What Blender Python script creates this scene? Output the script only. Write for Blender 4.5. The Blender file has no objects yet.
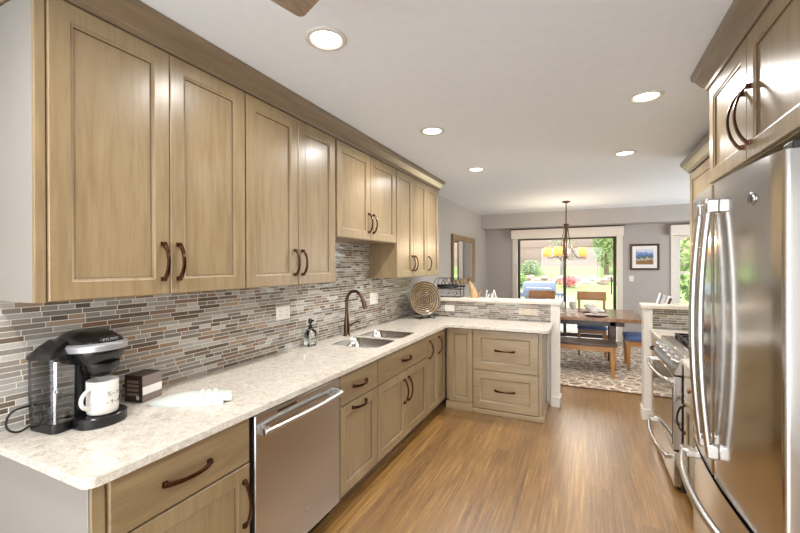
import bpy, bmesh, math, random
from mathutils import Vector, Matrix
random.seed(7)
C = bpy.context.scene.collection
SC = bpy.context.scene
PI = math.pi

# ---------------------------------------------------------------- camera, world, sun, exposure
F = 390.0
cam = bpy.data.objects.new('camera', bpy.data.cameras.new('camera'))
C.objects.link(cam)
cam.data.sensor_width = 36.0
cam.data.lens = F / 800.0 * 36.0
cam.data.clip_start = 0.05
yaw, pitch, roll = math.radians(25.3), math.radians(-0.19), math.radians(-0.18)
fw = Vector((-math.sin(yaw) * math.cos(pitch), math.cos(yaw) * math.cos(pitch), math.sin(pitch)))
r0 = Vector((math.cos(yaw), math.sin(yaw), 0)); u0 = r0.cross(fw)
rt = math.cos(roll) * r0 + math.sin(roll) * u0
up = -math.sin(roll) * r0 + math.cos(roll) * u0
mw = Matrix((rt, up, -fw)).transposed().to_4x4()
mw.translation = Vector((0, 0, 1.55))
cam.matrix_world = mw
SC.camera = cam

world = bpy.data.worlds.new('World'); SC.world = world
world.use_nodes = True
bg = world.node_tree.nodes['Background']
bg.inputs['Color'].default_value = (0.97, 0.985, 1.0, 1)
bg.inputs['Strength'].default_value = 4.1

sun = bpy.data.objects.new('sun', bpy.data.lights.new('sun', 'SUN'))
C.objects.link(sun)
sun.data.energy = 2.6; sun.data.angle = math.radians(2); sun.data.color = (1, 0.96, 0.9)
sun.rotation_euler = Vector((-0.75, -0.2, 1.3)).to_track_quat('Z', 'Y').to_euler()

SC.view_settings.view_transform = 'Standard'
SC.view_settings.look = 'None'
SC.view_settings.exposure = 0.64
SC.view_settings.gamma = 1.0
SC.view_settings.use_curve_mapping = False
LAMP_W = 6.2

# ---------------------------------------------------------------- material helpers
def srgb(r, g, b):
    f = lambda c: (c / 255 / 12.92) if c / 255 <= 0.04045 else ((c / 255 + 0.055) / 1.055) ** 2.4
    return (f(r), f(g), f(b), 1)

class NT:
    def __init__(s, name):
        s.m = bpy.data.materials.new(name); s.m.use_nodes = True
        s.t = s.m.node_tree; s.t.nodes.clear()
        s.out = s.t.nodes.new('ShaderNodeOutputMaterial')
        s.tc = None
    def n(s, typ, ins=None, **attrs):
        nd = s.t.nodes.new(typ)
        for k, v in attrs.items(): setattr(nd, k, v)
        for k, v in (ins or {}).items(): s.set(nd.inputs[k], v)
        return nd
    def set(s, inp, v):
        if isinstance(v, bpy.types.NodeSocket): s.t.links.new(v, inp)
        elif isinstance(v, bpy.types.Node): s.t.links.new(v.outputs[0], inp)
        else: inp.default_value = v
    def math(s, op, a, b=0.0, c=0.0):
        nd = s.n('ShaderNodeMath', operation=op)
        s.set(nd.inputs[0], a); s.set(nd.inputs[1], b)
        if op in ('MULTIPLY_ADD',): s.set(nd.inputs[2], c)
        return nd.outputs[0]
    def coord(s):
        if s.tc is None: s.tc = s.n('ShaderNodeTexCoord')
        return s.tc.outputs['Object']
    def scaled(s, sc, loc=(0, 0, 0)):
        return s.n('ShaderNodeMapping', {'Vector': s.coord(), 'Scale': sc, 'Location': loc}).outputs[0]
    def noise(s, sc=(1, 1, 1), scale=5.0, detail=3.0, rough=0.5, dist=0.0, vec=None):
        return s.n('ShaderNodeTexNoise', {'Vector': vec if vec is not None else s.scaled(sc), 'Scale': scale, 'Detail': detail, 'Roughness': rough, 'Distortion': dist})
    def ramp(s, fac, stops, interp='LINEAR'):
        nd = s.n('ShaderNodeValToRGB', {'Fac': fac}); cr = nd.color_ramp; cr.interpolation = interp
        while len(cr.elements) < len(stops): cr.elements.new(0.5)
        for e, (p, c) in zip(cr.elements, stops): e.position = p; e.color = c
        return nd.outputs[0]
    def mix(s, fac, a, b, blend='MIX'):
        nd = s.n('ShaderNodeMix', data_type='RGBA', blend_type=blend)
        s.set(nd.inputs[0], fac); s.set(nd.inputs[6], a); s.set(nd.inputs[7], b)
        return nd.outputs[2]
    def bsdf(s, **k):
        b = s.n('ShaderNodeBsdfPrincipled')
        for kk, v in k.items(): s.set(b.inputs[kk.replace('_', ' ')], v)
        s.t.links.new(b.outputs[0], s.out.inputs[0])
        return b
    def bump(s, h, strength=0.2, dist=0.002):
        return s.n('ShaderNodeBump', {'Height': h, 'Strength': strength, 'Distance': dist}).outputs[0]

def plain(name, col, rough=0.5, metal=0.0, spec=0.5, **k):
    m = NT(name)
    nz = m.noise((1, 1, 1), 14, 2)
    c2 = tuple(x * 0.93 for x in col[:3]) + (1,)
    m.bsdf(Base_Color=m.mix(nz.outputs[0], col, c2), Roughness=rough, Metallic=metal, **k)
    return m.m

def wood(name, light, mid, dark, axis='z', rough=0.34, sc=1.0):
    m = NT(name)
    s = {'z': (9, 9, 0.9), 'y': (9, 0.9, 9), 'x': (0.9, 9, 9)}[axis]
    s = tuple(a * sc for a in s)
    g = m.noise(s, 4.0, 5, 0.6, 0.4)
    big = m.noise(tuple(a * 0.22 for a in s), 2.2, 2, 0.5, 0.5)
    f = m.math('MULTIPLY_ADD', g.outputs[0], 0.6, m.math('MULTIPLY', big.outputs[0], 0.42))
    col = m.ramp(f, [(0.36, dark), (0.52, mid), (0.68, light)])
    m.bsdf(Base_Color=col, Roughness=rough, Normal=m.bump(g.outputs[0], 0.05, 0.001), Coat_Weight=0.3, Coat_Roughness=0.25)
    return m.m

def metal(name, col, rough=0.25, axis='z', amt=0.08, aniso=0.0):
    m = NT(name)
    s = {'z': (160, 160, 1), 'y': (160, 1, 160), 'x': (1, 160, 160), 'n': (4, 4, 4)}[axis]
    g = m.noise(s, 2.0, 2)
    r = m.math('MULTIPLY_ADD', g.outputs[0], amt, rough - amt / 2)
    m.bsdf(Base_Color=col, Roughness=r, Metallic=1.0, Anisotropic=aniso)
    return m.m

M = {}
CL, CM, CD = srgb(158, 138, 106), srgb(147, 126, 93), srgb(132, 111, 80)
M['crown'] = wood('shaded_crown_wood', srgb(134, 116, 92), srgb(122, 104, 81), srgb(108, 91, 70), 'y', 0.3)  # cabinet stain darkened, shade on the crown put into its colour
M['cab'] = wood('cabinet_wood', CL, CM, CD, 'z')
M['cab_y'] = wood('cabinet_wood_along', CL, CM, CD, 'y')
M['cab_x'] = wood('cabinet_wood_across', CL, CM, CD, 'x')
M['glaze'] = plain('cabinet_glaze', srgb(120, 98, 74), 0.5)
M['groove'] = plain('glazed_groove', srgb(92, 74, 54), 0.45)
M['oak'] = wood('oak_wood', srgb(188, 138, 74), srgb(166, 116, 58), srgb(134, 90, 44), 'z', 0.4)
M['oak_x'] = wood('oak_wood_along', srgb(188, 138, 74), srgb(166, 116, 58), srgb(134, 90, 44), 'x', 0.35)
M['table_wood'] = wood('table_wood', srgb(176, 132, 92), srgb(148, 104, 70), srgb(112, 76, 50), 'y', 0.22)
M['dark_wood'] = wood('dark_wood', srgb(86, 62, 48), srgb(66, 46, 36), srgb(46, 32, 26), 'x', 0.35)
M['fan_wood'] = wood('fan_wood', srgb(158, 140, 122), srgb(136, 117, 100), srgb(110, 92, 77), 'y', 0.5, 2.0)
M['frame_wood'] = wood('mirror_frame_wood', srgb(150, 120, 84), srgb(124, 96, 64), srgb(96, 72, 46), 'z', 0.4)
M['picture_wood'] = wood('picture_frame_wood', srgb(96, 64, 34), srgb(76, 50, 26), srgb(54, 36, 20), 'z', 0.4)
M['white'] = plain('white_paint', srgb(228, 224, 216), 0.45)
M['trim'] = plain('trim_paint', srgb(226, 221, 212), 0.4)
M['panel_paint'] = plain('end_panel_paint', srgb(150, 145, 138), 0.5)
M['wall'] = plain('wall_paint', srgb(176, 173, 170), 0.85)
M['ceiling'] = plain('ceiling_paint', srgb(230, 237, 244), 0.9)
M['black'] = plain('black_plastic', srgb(22, 22, 24), 0.22)
M['black_matte'] = plain('black_matte', srgb(28, 27, 27), 0.5)
M['iron'] = plain('wrought_iron', srgb(36, 32, 30), 0.45, 0.6)
M['grey_plastic'] = plain('silver_plastic', srgb(176, 178, 182), 0.28, 0.6)
M['bronze'] = metal('oil_rubbed_bronze', srgb(84, 56, 40), 0.26, 'n', 0.05)
M['bronze_dark'] = metal('faucet_bronze', srgb(92, 74, 62), 0.3, 'n', 0.05)
M['steel'] = metal('stainless_steel', srgb(205, 203, 200), 0.15, 'z', 0.06)
M['steel_y'] = metal('stainless_sheet', srgb(208, 206, 203), 0.2, 'y', 0.06)
M['chrome'] = metal('satin_steel', srgb(206, 205, 203), 0.24, 'n', 0.03)
M['steel_dw'] = metal('dishwasher_steel', srgb(196, 196, 196), 0.24, 'z', 0.05, 0.4)
M['brass'] = metal('aged_brass', srgb(120, 92, 60), 0.32, 'n', 0.05)
M['ceramic'] = plain('white_ceramic', srgb(212, 209, 202), 0.16)
M['ink'] = plain('printed_ink', srgb(58, 54, 54), 0.5)
M['teal'] = plain('teal_print', srgb(176, 206, 200), 0.4)
M['carton'] = plain('brown_carton', srgb(62, 46, 40), 0.45)
M['carton_grey'] = plain('grey_carton', srgb(128, 114, 108), 0.45)
M['carton_ink'] = plain('carton_print', srgb(150, 132, 118), 0.5)
M['outlet'] = plain('outlet_plastic', srgb(236, 232, 222), 0.35)
M['almond'] = plain('almond_plastic', srgb(208, 196, 176), 0.4)
M['navy'] = plain('navy_fabric', srgb(84, 106, 152), 0.8)
M['towel'] = plain('towel_cloth', srgb(205, 211, 205), 0.9)
M['napkin'] = plain('napkin_cloth', srgb(232, 228, 224), 0.9)
M['plate_clay'] = plain('charger_stoneware', srgb(150, 120, 98), 0.4)
M['cream_glass'] = plain('cream_glass', srgb(206, 204, 194), 0.15)
M['paper'] = plain('paper', srgb(236, 236, 236), 0.6)
M['blue_print'] = plain('blue_print', srgb(60, 84, 150), 0.5)
M['brown_print'] = plain('brown_print', srgb(96, 64, 52), 0.5)
M['driftwood'] = wood('driftwood', srgb(206, 176, 134), srgb(176, 140, 98), srgb(124, 92, 62), 'z', 0.6, 2)
M['shade_fabric'] = plain('blind_fabric', srgb(232, 227, 218), 0.7)
M['dark_metal'] = plain('door_bronze', srgb(70, 62, 58), 0.4, 0.5)
M['patio'] = plain('patio_concrete', srgb(136, 131, 122), 0.8)
M['stone'] = plain('garden_stone', srgb(140, 127, 119), 0.85)
M['stone_pink'] = plain('pink_stone', srgb(146, 122, 112), 0.85)
M['brick'] = plain('house_siding', srgb(138, 118, 110), 0.85)
M['bark'] = plain('bark', srgb(92, 76, 64), 0.9)
M['leaf'] = plain('leaf_green', srgb(112, 136, 72), 0.7)
M['leaf_grey'] = plain('leaf_sage', srgb(132, 148, 112), 0.7)
M['leaf_dark'] = plain('leaf_deep', srgb(88, 112, 60), 0.7)
M['petal'] = plain('petal_red', srgb(168, 80, 82), 0.7)
M['grill'] = plain('grill_cover', srgb(96, 106, 132), 0.5)
M['grill_dark'] = plain('grill_body', srgb(90, 96, 112), 0.5)
M['sink_drain'] = plain('drain_steel', srgb(120, 118, 114), 0.3, 1.0)

def glass(name, tint=(1, 1, 1, 1), refl=0.08, rough=0.0):
    m = NT(name)
    tr = m.n('ShaderNodeBsdfTransparent', {'Color': tint})
    gl = m.n('ShaderNodeBsdfGlossy', {'Roughness': rough})
    fr = m.n('ShaderNodeFresnel', {'IOR': 1.45})
    mx = m.n('ShaderNodeMixShader')
    m.set(mx.inputs[0], fr.outputs[0]); m.set(mx.inputs[1], tr.outputs[0]); m.set(mx.inputs[2], gl.outputs[0])
    m.t.links.new(mx.outputs[0], m.out.inputs[0])
    return m.m
M['glass'] = glass('window_glass', (0.97, 0.99, 0.98, 1))
M['clear'] = glass('bottle_glass', (0.955, 0.975, 0.96, 1))
M['smoke'] = glass('smoked_plastic', (0.66, 0.65, 0.65, 1), rough=0.08)

M['water'] = glass('tank_water', (0.86, 0.88, 0.88, 1))
def emit(name, col, s):
    m = NT(name)
    e = m.n('ShaderNodeEmission', {'Color': col, 'Strength': s})
    m.t.links.new(e.outputs[0], m.out.inputs[0]); return m.m
M['lens'] = emit('lamp_lens', (1, 0.93, 0.82, 1), 6)
M['bulb'] = emit('lamp_bulb', (1, 0.85, 0.6, 1), 7)

m = NT('amber_glass')
tl = m.n('ShaderNodeBsdfTranslucent', {'Color': srgb(210, 166, 118)}); tp = m.n('ShaderNodeBsdfTransparent', {'Color': srgb(250, 222, 184)})
em = m.n('ShaderNodeEmission', {'Color': srgb(240, 190, 130), 'Strength': 0.25})
mx = m.n('ShaderNodeMixShader', {0: 0.12}); m.set(mx.inputs[1], tl.outputs[0]); m.set(mx.inputs[2], tp.outputs[0])
ad = m.n('ShaderNodeAddShader'); m.set(ad.inputs[0], mx.outputs[0]); m.set(ad.inputs[1], em.outputs[0])
m.t.links.new(ad.outputs[0], m.out.inputs[0])
M['amber'] = m.m

m = NT('mirror_glass')
m.bsdf(Base_Color=(0.86, 0.87, 0.87, 1), Metallic=1.0, Roughness=0.02); M['mirror'] = m.m

m = NT('oven_glass')
m.bsdf(Base_Color=srgb(30, 30, 32), Roughness=0.05, Specular_IOR_Level=1.0, Coat_Weight=1.0, Coat_Roughness=0.03); M['oven_glass'] = m.m

# linear stone and glass mosaic
def mosaic():
    m = NT('mosaic_tile')
    xyz = m.n('ShaderNodeSeparateXYZ', {0: m.coord()})
    u = m.math('ADD', xyz.outputs[0], xyz.outputs[1]); v = xyz.outputs[2]
    H = 0.0225
    vr = m.math('DIVIDE', v, H)
    row = m.math('FLOOR', vr)
    w1 = m.n('ShaderNodeTexWhiteNoise', {'W': row}, noise_dimensions='1D')
    w2 = m.n('ShaderNodeTexWhiteNoise', {'W': m.math('ADD', row, 57.31)}, noise_dimensions='1D')
    wid = m.math('MULTIPLY_ADD', w1.outputs[0], 0.1, 0.06)
    uu = m.math('ADD', m.math('DIVIDE', u, wid), m.math('MULTIPLY', w2.outputs[0], 17.0))
    col = m.math('FLOOR', uu)
    fu = m.math('MULTIPLY', m.math('SUBTRACT', uu, col), wid)
    fv = m.math('MULTIPLY', m.math('SUBTRACT', vr, row), H)
    e1 = m.math('MINIMUM', fu, m.math('SUBTRACT', wid, fu))
    e2 = m.math('MINIMUM', fv, m.math('SUBTRACT', H, fv))
    edge = m.math('MINIMUM', e1, e2)
    grout = m.math('LESS_THAN', edge, 0.0017)
    cv = m.n('ShaderNodeCombineXYZ', {0: col, 1: row, 2: 0.5})
    t = m.n('ShaderNodeTexWhiteNoise', {'Vector': cv}, noise_dimensions='3D')
    t2 = m.n('ShaderNodeTexWhiteNoise', {'Vector': m.n('ShaderNodeCombineXYZ', {0: row, 1: col, 2: 3.7})}, noise_dimensions='3D')
    base = m.ramp(t.outputs[0], [(0.0, srgb(190, 187, 180)), (0.16, srgb(166, 158, 146)), (0.28, srgb(214, 211, 204)), (0.4, srgb(136, 128, 118)),
        (0.52, srgb(176, 150, 120)), (0.6, srgb(104, 84, 64)), (0.7, srgb(160, 152, 142)), (0.79, srgb(80, 66, 54)), (0.87, srgb(140, 100, 74)), (0.93, srgb(122, 116, 108))], 'CONSTANT')
    st = m.noise((14, 14, 60), 4, 3, 0.6, 0.6)
    base = m.mix(m.math('MULTIPLY', st.outputs[0], 0.5), base, m.mix(0.5, base, srgb(215, 205, 190)), 'MIX')
    base = m.mix(m.math('MULTIPLY', m.noise((30, 30, 90), 5, 3).outputs[0], 0.9), base, m.mix(0.7, base, srgb(66, 54, 44)))
    colr = m.mix(grout, base, srgb(222, 218, 210))
    rg = m.math('MULTIPLY_ADD', m.math('GREATER_THAN', t2.outputs[0], 0.5), -0.42, 0.55)
    rg = m.math('MAXIMUM', rg, m.math('MULTIPLY', grout, 0.8))
    hgt = m.math('MINIMUM', m.math('MULTIPLY', edge, 400.0), 1.0)
    hgt = m.math('MULTIPLY_ADD', t2.outputs[0], 0.5, hgt)
    m.bsdf(Base_Color=colr, Roughness=rg, Normal=m.bump(hgt, 0.5, 0.002))
    return m.m
M['mosaic'] = mosaic()

def granite():
    m = NT('granite')
    a = m.noise((1, 1, 1), 16, 7, 0.68, 1.4)
    b_ = m.noise((1, 1, 1), 34, 4, 0.6, 0.8)
    c = m.noise((1, 1, 1), 130, 2, 0.5)
    f = m.math('ADD', m.math('MULTIPLY', a.outputs[0], 0.6), m.math('MULTIPLY', b_.outputs[0], 0.4))
    col = m.ramp(f, [(0.3, srgb(166, 155, 143)), (0.4, srgb(198, 189, 176)), (0.5, srgb(213, 206, 194)), (0.66, srgb(224, 218, 207))])
    v = m.n('ShaderNodeTexNoise', {'Vector': m.scaled((1, 1, 1)), 'Scale': 11.0, 'Detail': 5.0, 'Roughness': 0.6, 'Distortion': 1.6})
    ridge = m.math('SUBTRACT', 1.0, m.math('MULTIPLY', m.math('ABSOLUTE', m.math('SUBTRACT', v.outputs[0], 0.5)), 26.0))
    ridge = m.math('MULTIPLY', m.math('MAXIMUM', ridge, 0.0), 0.22)
    col = m.mix(ridge, col, srgb(132, 120, 110))
    col = m.mix(m.math('MULTIPLY', m.math('GREATER_THAN', c.outputs[0], 0.63), 0.4), col, srgb(120, 104, 92))
    m.bsdf(Base_Color=col, Roughness=0.13)
    return m.m
M['granite'] = granite()

def bamboo():
    m = NT('bamboo_floor')
    xyz = m.n('ShaderNodeSeparateXYZ', {0: m.coord()})
    W, L = 0.14, 1.85
    xr = m.math('DIVIDE', xyz.outputs[0], W); row = m.math('FLOOR', xr)
    off = m.n('ShaderNodeTexWhiteNoise', {'W': row}, noise_dimensions='1D')
    yr = m.math('ADD', m.math('DIVIDE', xyz.outputs[1], L), m.math('MULTIPLY', off.outputs[0], 9.0)); col = m.math('FLOOR', yr)
    t = m.n('ShaderNodeTexWhiteNoise', {'Vector': m.n('ShaderNodeCombineXYZ', {0: row, 1: col})}, noise_dimensions='3D')
    fx = m.math('MULTIPLY', m.math('SUBTRACT', xr, row), W); fy = m.math('MULTIPLY', m.math('SUBTRACT', yr, col), L)
    ex = m.math('MINIMUM', fx, m.math('SUBTRACT', W, fx)); ey = m.math('MINIMUM', fy, m.math('SUBTRACT', L, fy))
    edge = m.math('MINIMUM', ex, ey)
    gap = m.math('LESS_THAN', edge, 0.0014)
    vec = m.n('ShaderNodeVectorMath', {0: m.scaled((70, 2.2, 1)), 1: m.n('ShaderNodeVectorMath', {0: t.outputs[1], 'Scale': 40.0}, operation='SCALE').outputs[0]}, operation='ADD').outputs[0]
    g = m.noise(vec=vec, scale=1.0, detail=4, rough=0.7, dist=0.05)
    fac = m.math('ADD', g.outputs[0], m.math('MULTIPLY', m.math('SUBTRACT', t.outputs[0], 0.5), 0.12))
    c = m.ramp(fac, [(0.28, srgb(84, 54, 20)), (0.45, srgb(118, 82, 36)), (0.58, srgb(139, 101, 48)), (0.78, srgb(176, 138, 78))])
    fl = m.noise((90, 9, 1), 1.0, 3, 0.7)
    c = m.mix(m.math('MULTIPLY', m.math('GREATER_THAN', fl.outputs[0], 0.66), 0.3), c, srgb(210, 178, 130))
    c = m.mix(m.math('MULTIPLY', gap, 0.75), c, srgb(84, 56, 30))
    m.bsdf(Base_Color=c, Roughness=m.math('MULTIPLY_ADD', g.outputs[0], 0.12, 0.26), Coat_Weight=1.0, Coat_Roughness=0.34, Coat_IOR=1.9, Normal=m.bump(m.math('MINIMUM', m.math('MULTIPLY', edge, 300.0), 1.0), 0.25, 0.001))
    return m.m
M['floor'] = bamboo()

def rugmat():
    m = NT('patterned_rug')
    base = m.noise((1, 1, 1), 2.4, 3, 0.5)
    v = m.n('ShaderNodeTexVoronoi', {'Vector': m.noise_vec if hasattr(m, 'noise_vec') else m.scaled((1, 1, 1)), 'Scale': 6.0}, feature='DISTANCE_TO_EDGE')
    line = m.math('LESS_THAN', v.outputs[0], 0.045)
    v2 = m.n('ShaderNodeTexVoronoi', {'Vector': m.scaled((1, 1, 1)), 'Scale': 6.0}, feature='F1')
    leaf = m.noise((1, 1, 1), 15, 3, 0.5, 1.0)
    ground = m.mix(m.math('GREATER_THAN', leaf.outputs[0], 0.53), srgb(188, 168, 146), srgb(134, 108, 88))
    ground = m.mix(m.math('MULTIPLY', v2.outputs[1], 0.3), ground, srgb(150, 130, 110))
    c = m.mix(line, ground, srgb(226, 214, 198))
    m.bsdf(Base_Color=c, Roughness=0.95)
    return m.m
M['rug'] = rugmat()
M['rug_edge'] = plain('rug_binding', srgb(92, 68, 52), 0.95)

def lawnmat():
    m = NT('lawn_grass')
    a = m.noise((1, 1, 1), 3.0, 4, 0.6)
    c = m.ramp(a.outputs[0], [(0.3, srgb(92, 112, 62)), (0.7, srgb(126, 142, 92))])
    m.bsdf(Base_Color=c, Roughness=0.9); return m.m
M['lawn'] = lawnmat()

def spiralmat():
    m = NT('woven_spiral')
    xyz = m.n('ShaderNodeSeparateXYZ', {0: m.coord()})
    r = m.math('SQRT', m.math('ADD', m.math('POWER', xyz.outputs[0], 2.0), m.math('POWER', xyz.outputs[1], 2.0)))
    th = m.math('ARCTAN2', xyz.outputs[1], xyz.outputs[0])
    s = m.math('SINE', m.math('ADD', m.math('MULTIPLY', r, 230.0), m.math('MULTIPLY', th, 3.0)))
    nz = m.noise((1, 1, 1), 30, 2)
    f = m.math('MULTIPLY_ADD', s, 0.2, m.math('ADD', m.math('MULTIPLY', nz.outputs[0], 0.35), m.math('MULTIPLY', r, 1.3)))
    c = m.ramp(f, [(0.05, srgb(46, 34, 24)), (0.3, srgb(92, 72, 48)), (0.5, srgb(124, 106, 80)), (0.8, srgb(176, 166, 146))])
    m.bsdf(Base_Color=c, Roughness=0.2, Normal=m.bump(s, 0.4, 0.004)); return m.m
M['spiral'] = spiralmat()

def paintingmat():
    m = NT('landscape_print')
    xyz = m.n('ShaderNodeSeparateXYZ', {0: m.coord()})
    n = m.noise((1, 1, 1), 16, 3, 0.6)
    h = m.math('ADD', xyz.outputs[2], m.math('MULTIPLY_ADD', n.outputs[0], 0.2, -0.1))
    c = m.ramp(m.math('MULTIPLY_ADD', h, 3.3, -0.36), [(0.0, srgb(150, 112, 66)), (0.26, srgb(126, 96, 56)), (0.34, srgb(196, 190, 186)), (0.46, srgb(78, 96, 66)), (0.58, srgb(84, 112, 172)), (0.74, srgb(120, 152, 208)), (0.9, srgb(206, 214, 226))], 'LINEAR')
    m.bsdf(Base_Color=c, Roughness=0.6); return m.m
M['print'] = paintingmat()

# ---------------------------------------------------------------- mesh helpers
class MB:
    def __init__(s): s.bm = bmesh.new()
    def v(s, pts): return [s.bm.verts.new(p) for p in pts]
    def face(s, vs):
        try: return s.bm.faces.new(vs)
        except ValueError: return None
    def hexa(s, p):   # 8 points: bottom loop then top loop
        a = s.v(p)
        for f in ((3, 2, 1, 0), (4, 5, 6, 7), (0, 1, 5, 4), (1, 2, 6, 5), (2, 3, 7, 6), (3, 0, 4, 7)): s.face([a[i] for i in f])
        return s
    def box(s, x0, x1, y0, y1, z0, z1):
        x0, x1 = sorted((x0, x1)); y0, y1 = sorted((y0, y1)); z0, z1 = sorted((z0, z1))
        return s.hexa([(x0, y0, z0), (x1, y0, z0), (x1, y1, z0), (x0, y1, z0), (x0, y0, z1), (x1, y0, z1), (x1, y1, z1), (x0, y1, z1)])
    def loft(s, loops, cap=True, closed=False):
        L = [s.v(l) for l in loops]; n = len(L[0])
        for i in range(len(L) - 1 + (1 if closed else 0)):
            A, B = L[i], L[(i + 1) % len(L)]
            for j in range(n):
                k = (j + 1) % n
                if len({A[j], A[k], B[k], B[j]}) == 4: s.face([A[j], A[k], B[k], B[j]])
        if cap and not closed:
            s.face(L[0][::-1]); s.face(L[-1])
        return s
    def prism(s, poly, d):    # poly 3-D points, extruded by vector d
        d = Vector(d)
        return s.loft([[Vector(p) for p in poly], [Vector(p) + d for p in poly]])
    def tube(s, pts, r, seg=10, closed=False, sx=1.0):
        pts = [Vector(p) for p in pts]; n = len(pts); rr = r if isinstance(r, (list, tuple)) else [r] * n
        loops = []; nrm = None
        for i in range(n):
            a = pts[i - 1] if (i > 0 or closed) else pts[i]; b = pts[(i + 1) % n] if (i < n - 1 or closed) else pts[i]
            t = (b - a).normalized()
            if nrm is None:
                nrm = t.cross(Vector((0, 0, 1)))
                if nrm.length < 1e-3: nrm = t.cross(Vector((0, 1, 0)))
            nrm = (nrm - t * nrm.dot(t)).normalized(); bn = t.cross(nrm)
            loops.append([pts[i] + nrm * math.cos(2 * PI * j / seg) * rr[i] * sx + bn * math.sin(2 * PI * j / seg) * rr[i] for j in range(seg)])
        return s.loft(loops, closed=closed)
    def lathe(s, prof, c=(0, 0, 0), seg=24, axis='z', cap=True):
        c = Vector(c); loops = []
        for r, h in prof:
            r = max(r, 1e-4); l = []
            for j in range(seg):
                a, b = r * math.cos(2 * PI * j / seg), r * math.sin(2 * PI * j / seg)
                l.append(c + (Vector((a, b, h)) if axis == 'z' else Vector((h, a, b)) if axis == 'x' else Vector((b, h, a))))
            loops.append(l)
        return s.loft(loops, cap=cap)
    def ball(s, c, r, seg=12, rings=8):
        r = Vector(r) if not isinstance(r, (int, float)) else Vector((r, r, r)); c = Vector(c)
        loops = []
        for i in range(rings + 1):
            a = -PI / 2 + PI * i / rings; q = max(math.cos(a), 0.02)
            loops.append([c + Vector((q * math.cos(2 * PI * j / seg) * r.x, q * math.sin(2 * PI * j / seg) * r.y, math.sin(a) * r.z)) for j in range(seg)])
        return s.loft(loops)
    def build(s, name, mat, parent=None, bevel=0.0, seg=2, ang=35):
        bm = s.bm
        bmesh.ops.recalc_face_normals(bm, faces=bm.faces)
        if parent is not None:
            off = parent.get('_o') or (0, 0, 0)
            off = Vector(off)
        else:
            xs = [v.co.x for v in bm.verts]; ys = [v.co.y for v in bm.verts]; zs = [v.co.z for v in bm.verts]
            off = Vector(((min(xs) + max(xs)) / 2, (min(ys) + max(ys)) / 2, min(zs)))
        bmesh.ops.translate(bm, verts=bm.verts, vec=-off)
        me = bpy.data.meshes.new(name); bm.to_mesh(me); bm.free()
        me.materials.append(mat)
        if getattr(s, 'extra', None): me.materials.append(s.extra)
        for p in me.polygons: p.use_smooth = True
        me.set_sharp_from_angle(angle=math.radians(ang))
        o = bpy.data.objects.new(name, me); C.objects.link(o)
        if parent is not None:
            o.parent = parent
        else:
            o.location = off
        o['_o'] = tuple(off)
        if bevel > 0:
            bv = o.modifiers.new('edge', 'BEVEL'); bv.width = bevel; bv.segments = seg; bv.limit_method = 'ANGLE'; bv.angle_limit = math.radians(40)
            bv.harden_normals = False
        return o

def box(name, mat, parent, x0, x1, y0, y1, z0, z1, bevel=0.0, **k):
    return MB().box(x0, x1, y0, y1, z0, z1).build(name, mat, parent, bevel, **k)

def thing(name, label, cat, loc=(0, 0, 0), group=None):
    o = bpy.data.objects.new(name, None); C.objects.link(o)
    o.location = loc; o['_o'] = tuple(loc); o['label'] = label; o['category'] = cat
    o.empty_display_size = 0.1
    if group: o['group'] = group
    return o
def tag(o, label, cat, group=None):
    o['label'] = label; o['category'] = cat
    if group: o['group'] = group
    return o
def struct(o):
    o['kind'] = 'structure'; return o
def dup(root, loc, label=None, rotz=None):
    r = root.copy(); C.objects.link(r); r.location = loc
    if rotz is not None: r.rotation_euler = (0, 0, rotz)
    if label: r['label'] = label
    for ch in list(root.children):
        c = ch.copy(); C.objects.link(c); c.parent = r
        for g in list(ch.children):
            d = g.copy(); C.objects.link(d); d.parent = c
    return r

# ---------------------------------------------------------------- room shell
XW, XR, XD, YB, YF, ZC = -2.03, 1.28, 2.9, -1.9, 8.95, 2.632
struct(box('floor', M['floor'], None, -2.2, 3.1, YB, YF + 0.12, -0.1, 0))
struct(box('ceiling', M['ceiling'], None, -2.2, 3.1, YB, YF + 0.15, ZC, ZC + 0.15))
struct(box('wall_left', M['wall'], None, XW - 0.15, XW, YB, YF + 0.15, 0, ZC))
struct(box('wall_right', M['wall'], None, XR, XR + 0.15, YB, 4.73, 0, ZC))
w = MB(); w.box(XD, XD + 0.15, 4.6, 5.3, 0, ZC); w.box(XD, XD + 0.15, 8.3, YF + 0.15, 0, ZC); w.box(XD, XD + 0.15, 5.3, 8.3, 0, 0.75); w.box(XD, XD + 0.15, 5.3, 8.3, 2.2, ZC)  # unseen opening added here to bring daylight into the dining room
struct(w.build('wall_dining_right', M['wall']))
w = MB(); w.box(-2.18, -1.9, YB - 0.15, YB, 0, ZC); w.box(1.15, 1.43, YB - 0.15, YB, 0, ZC); w.box(-1.9, 1.15, YB - 0.15, YB, 0, 0.08); w.box(-1.9, 1.15, YB - 0.15, YB, 2.35, ZC)  # wide unglazed opening behind the camera, added to light the kitchen
struct(w.build('wall_back', M['wall']))
struct(box('wall_dining_near', M['wall'], None, XR + 0.15, XD, 4.6, 4.73, 0, ZC))
struct(box('ceiling_beam', M['wall'], None, XW, XD, 8.5, YF, 2.335, ZC))
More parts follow.
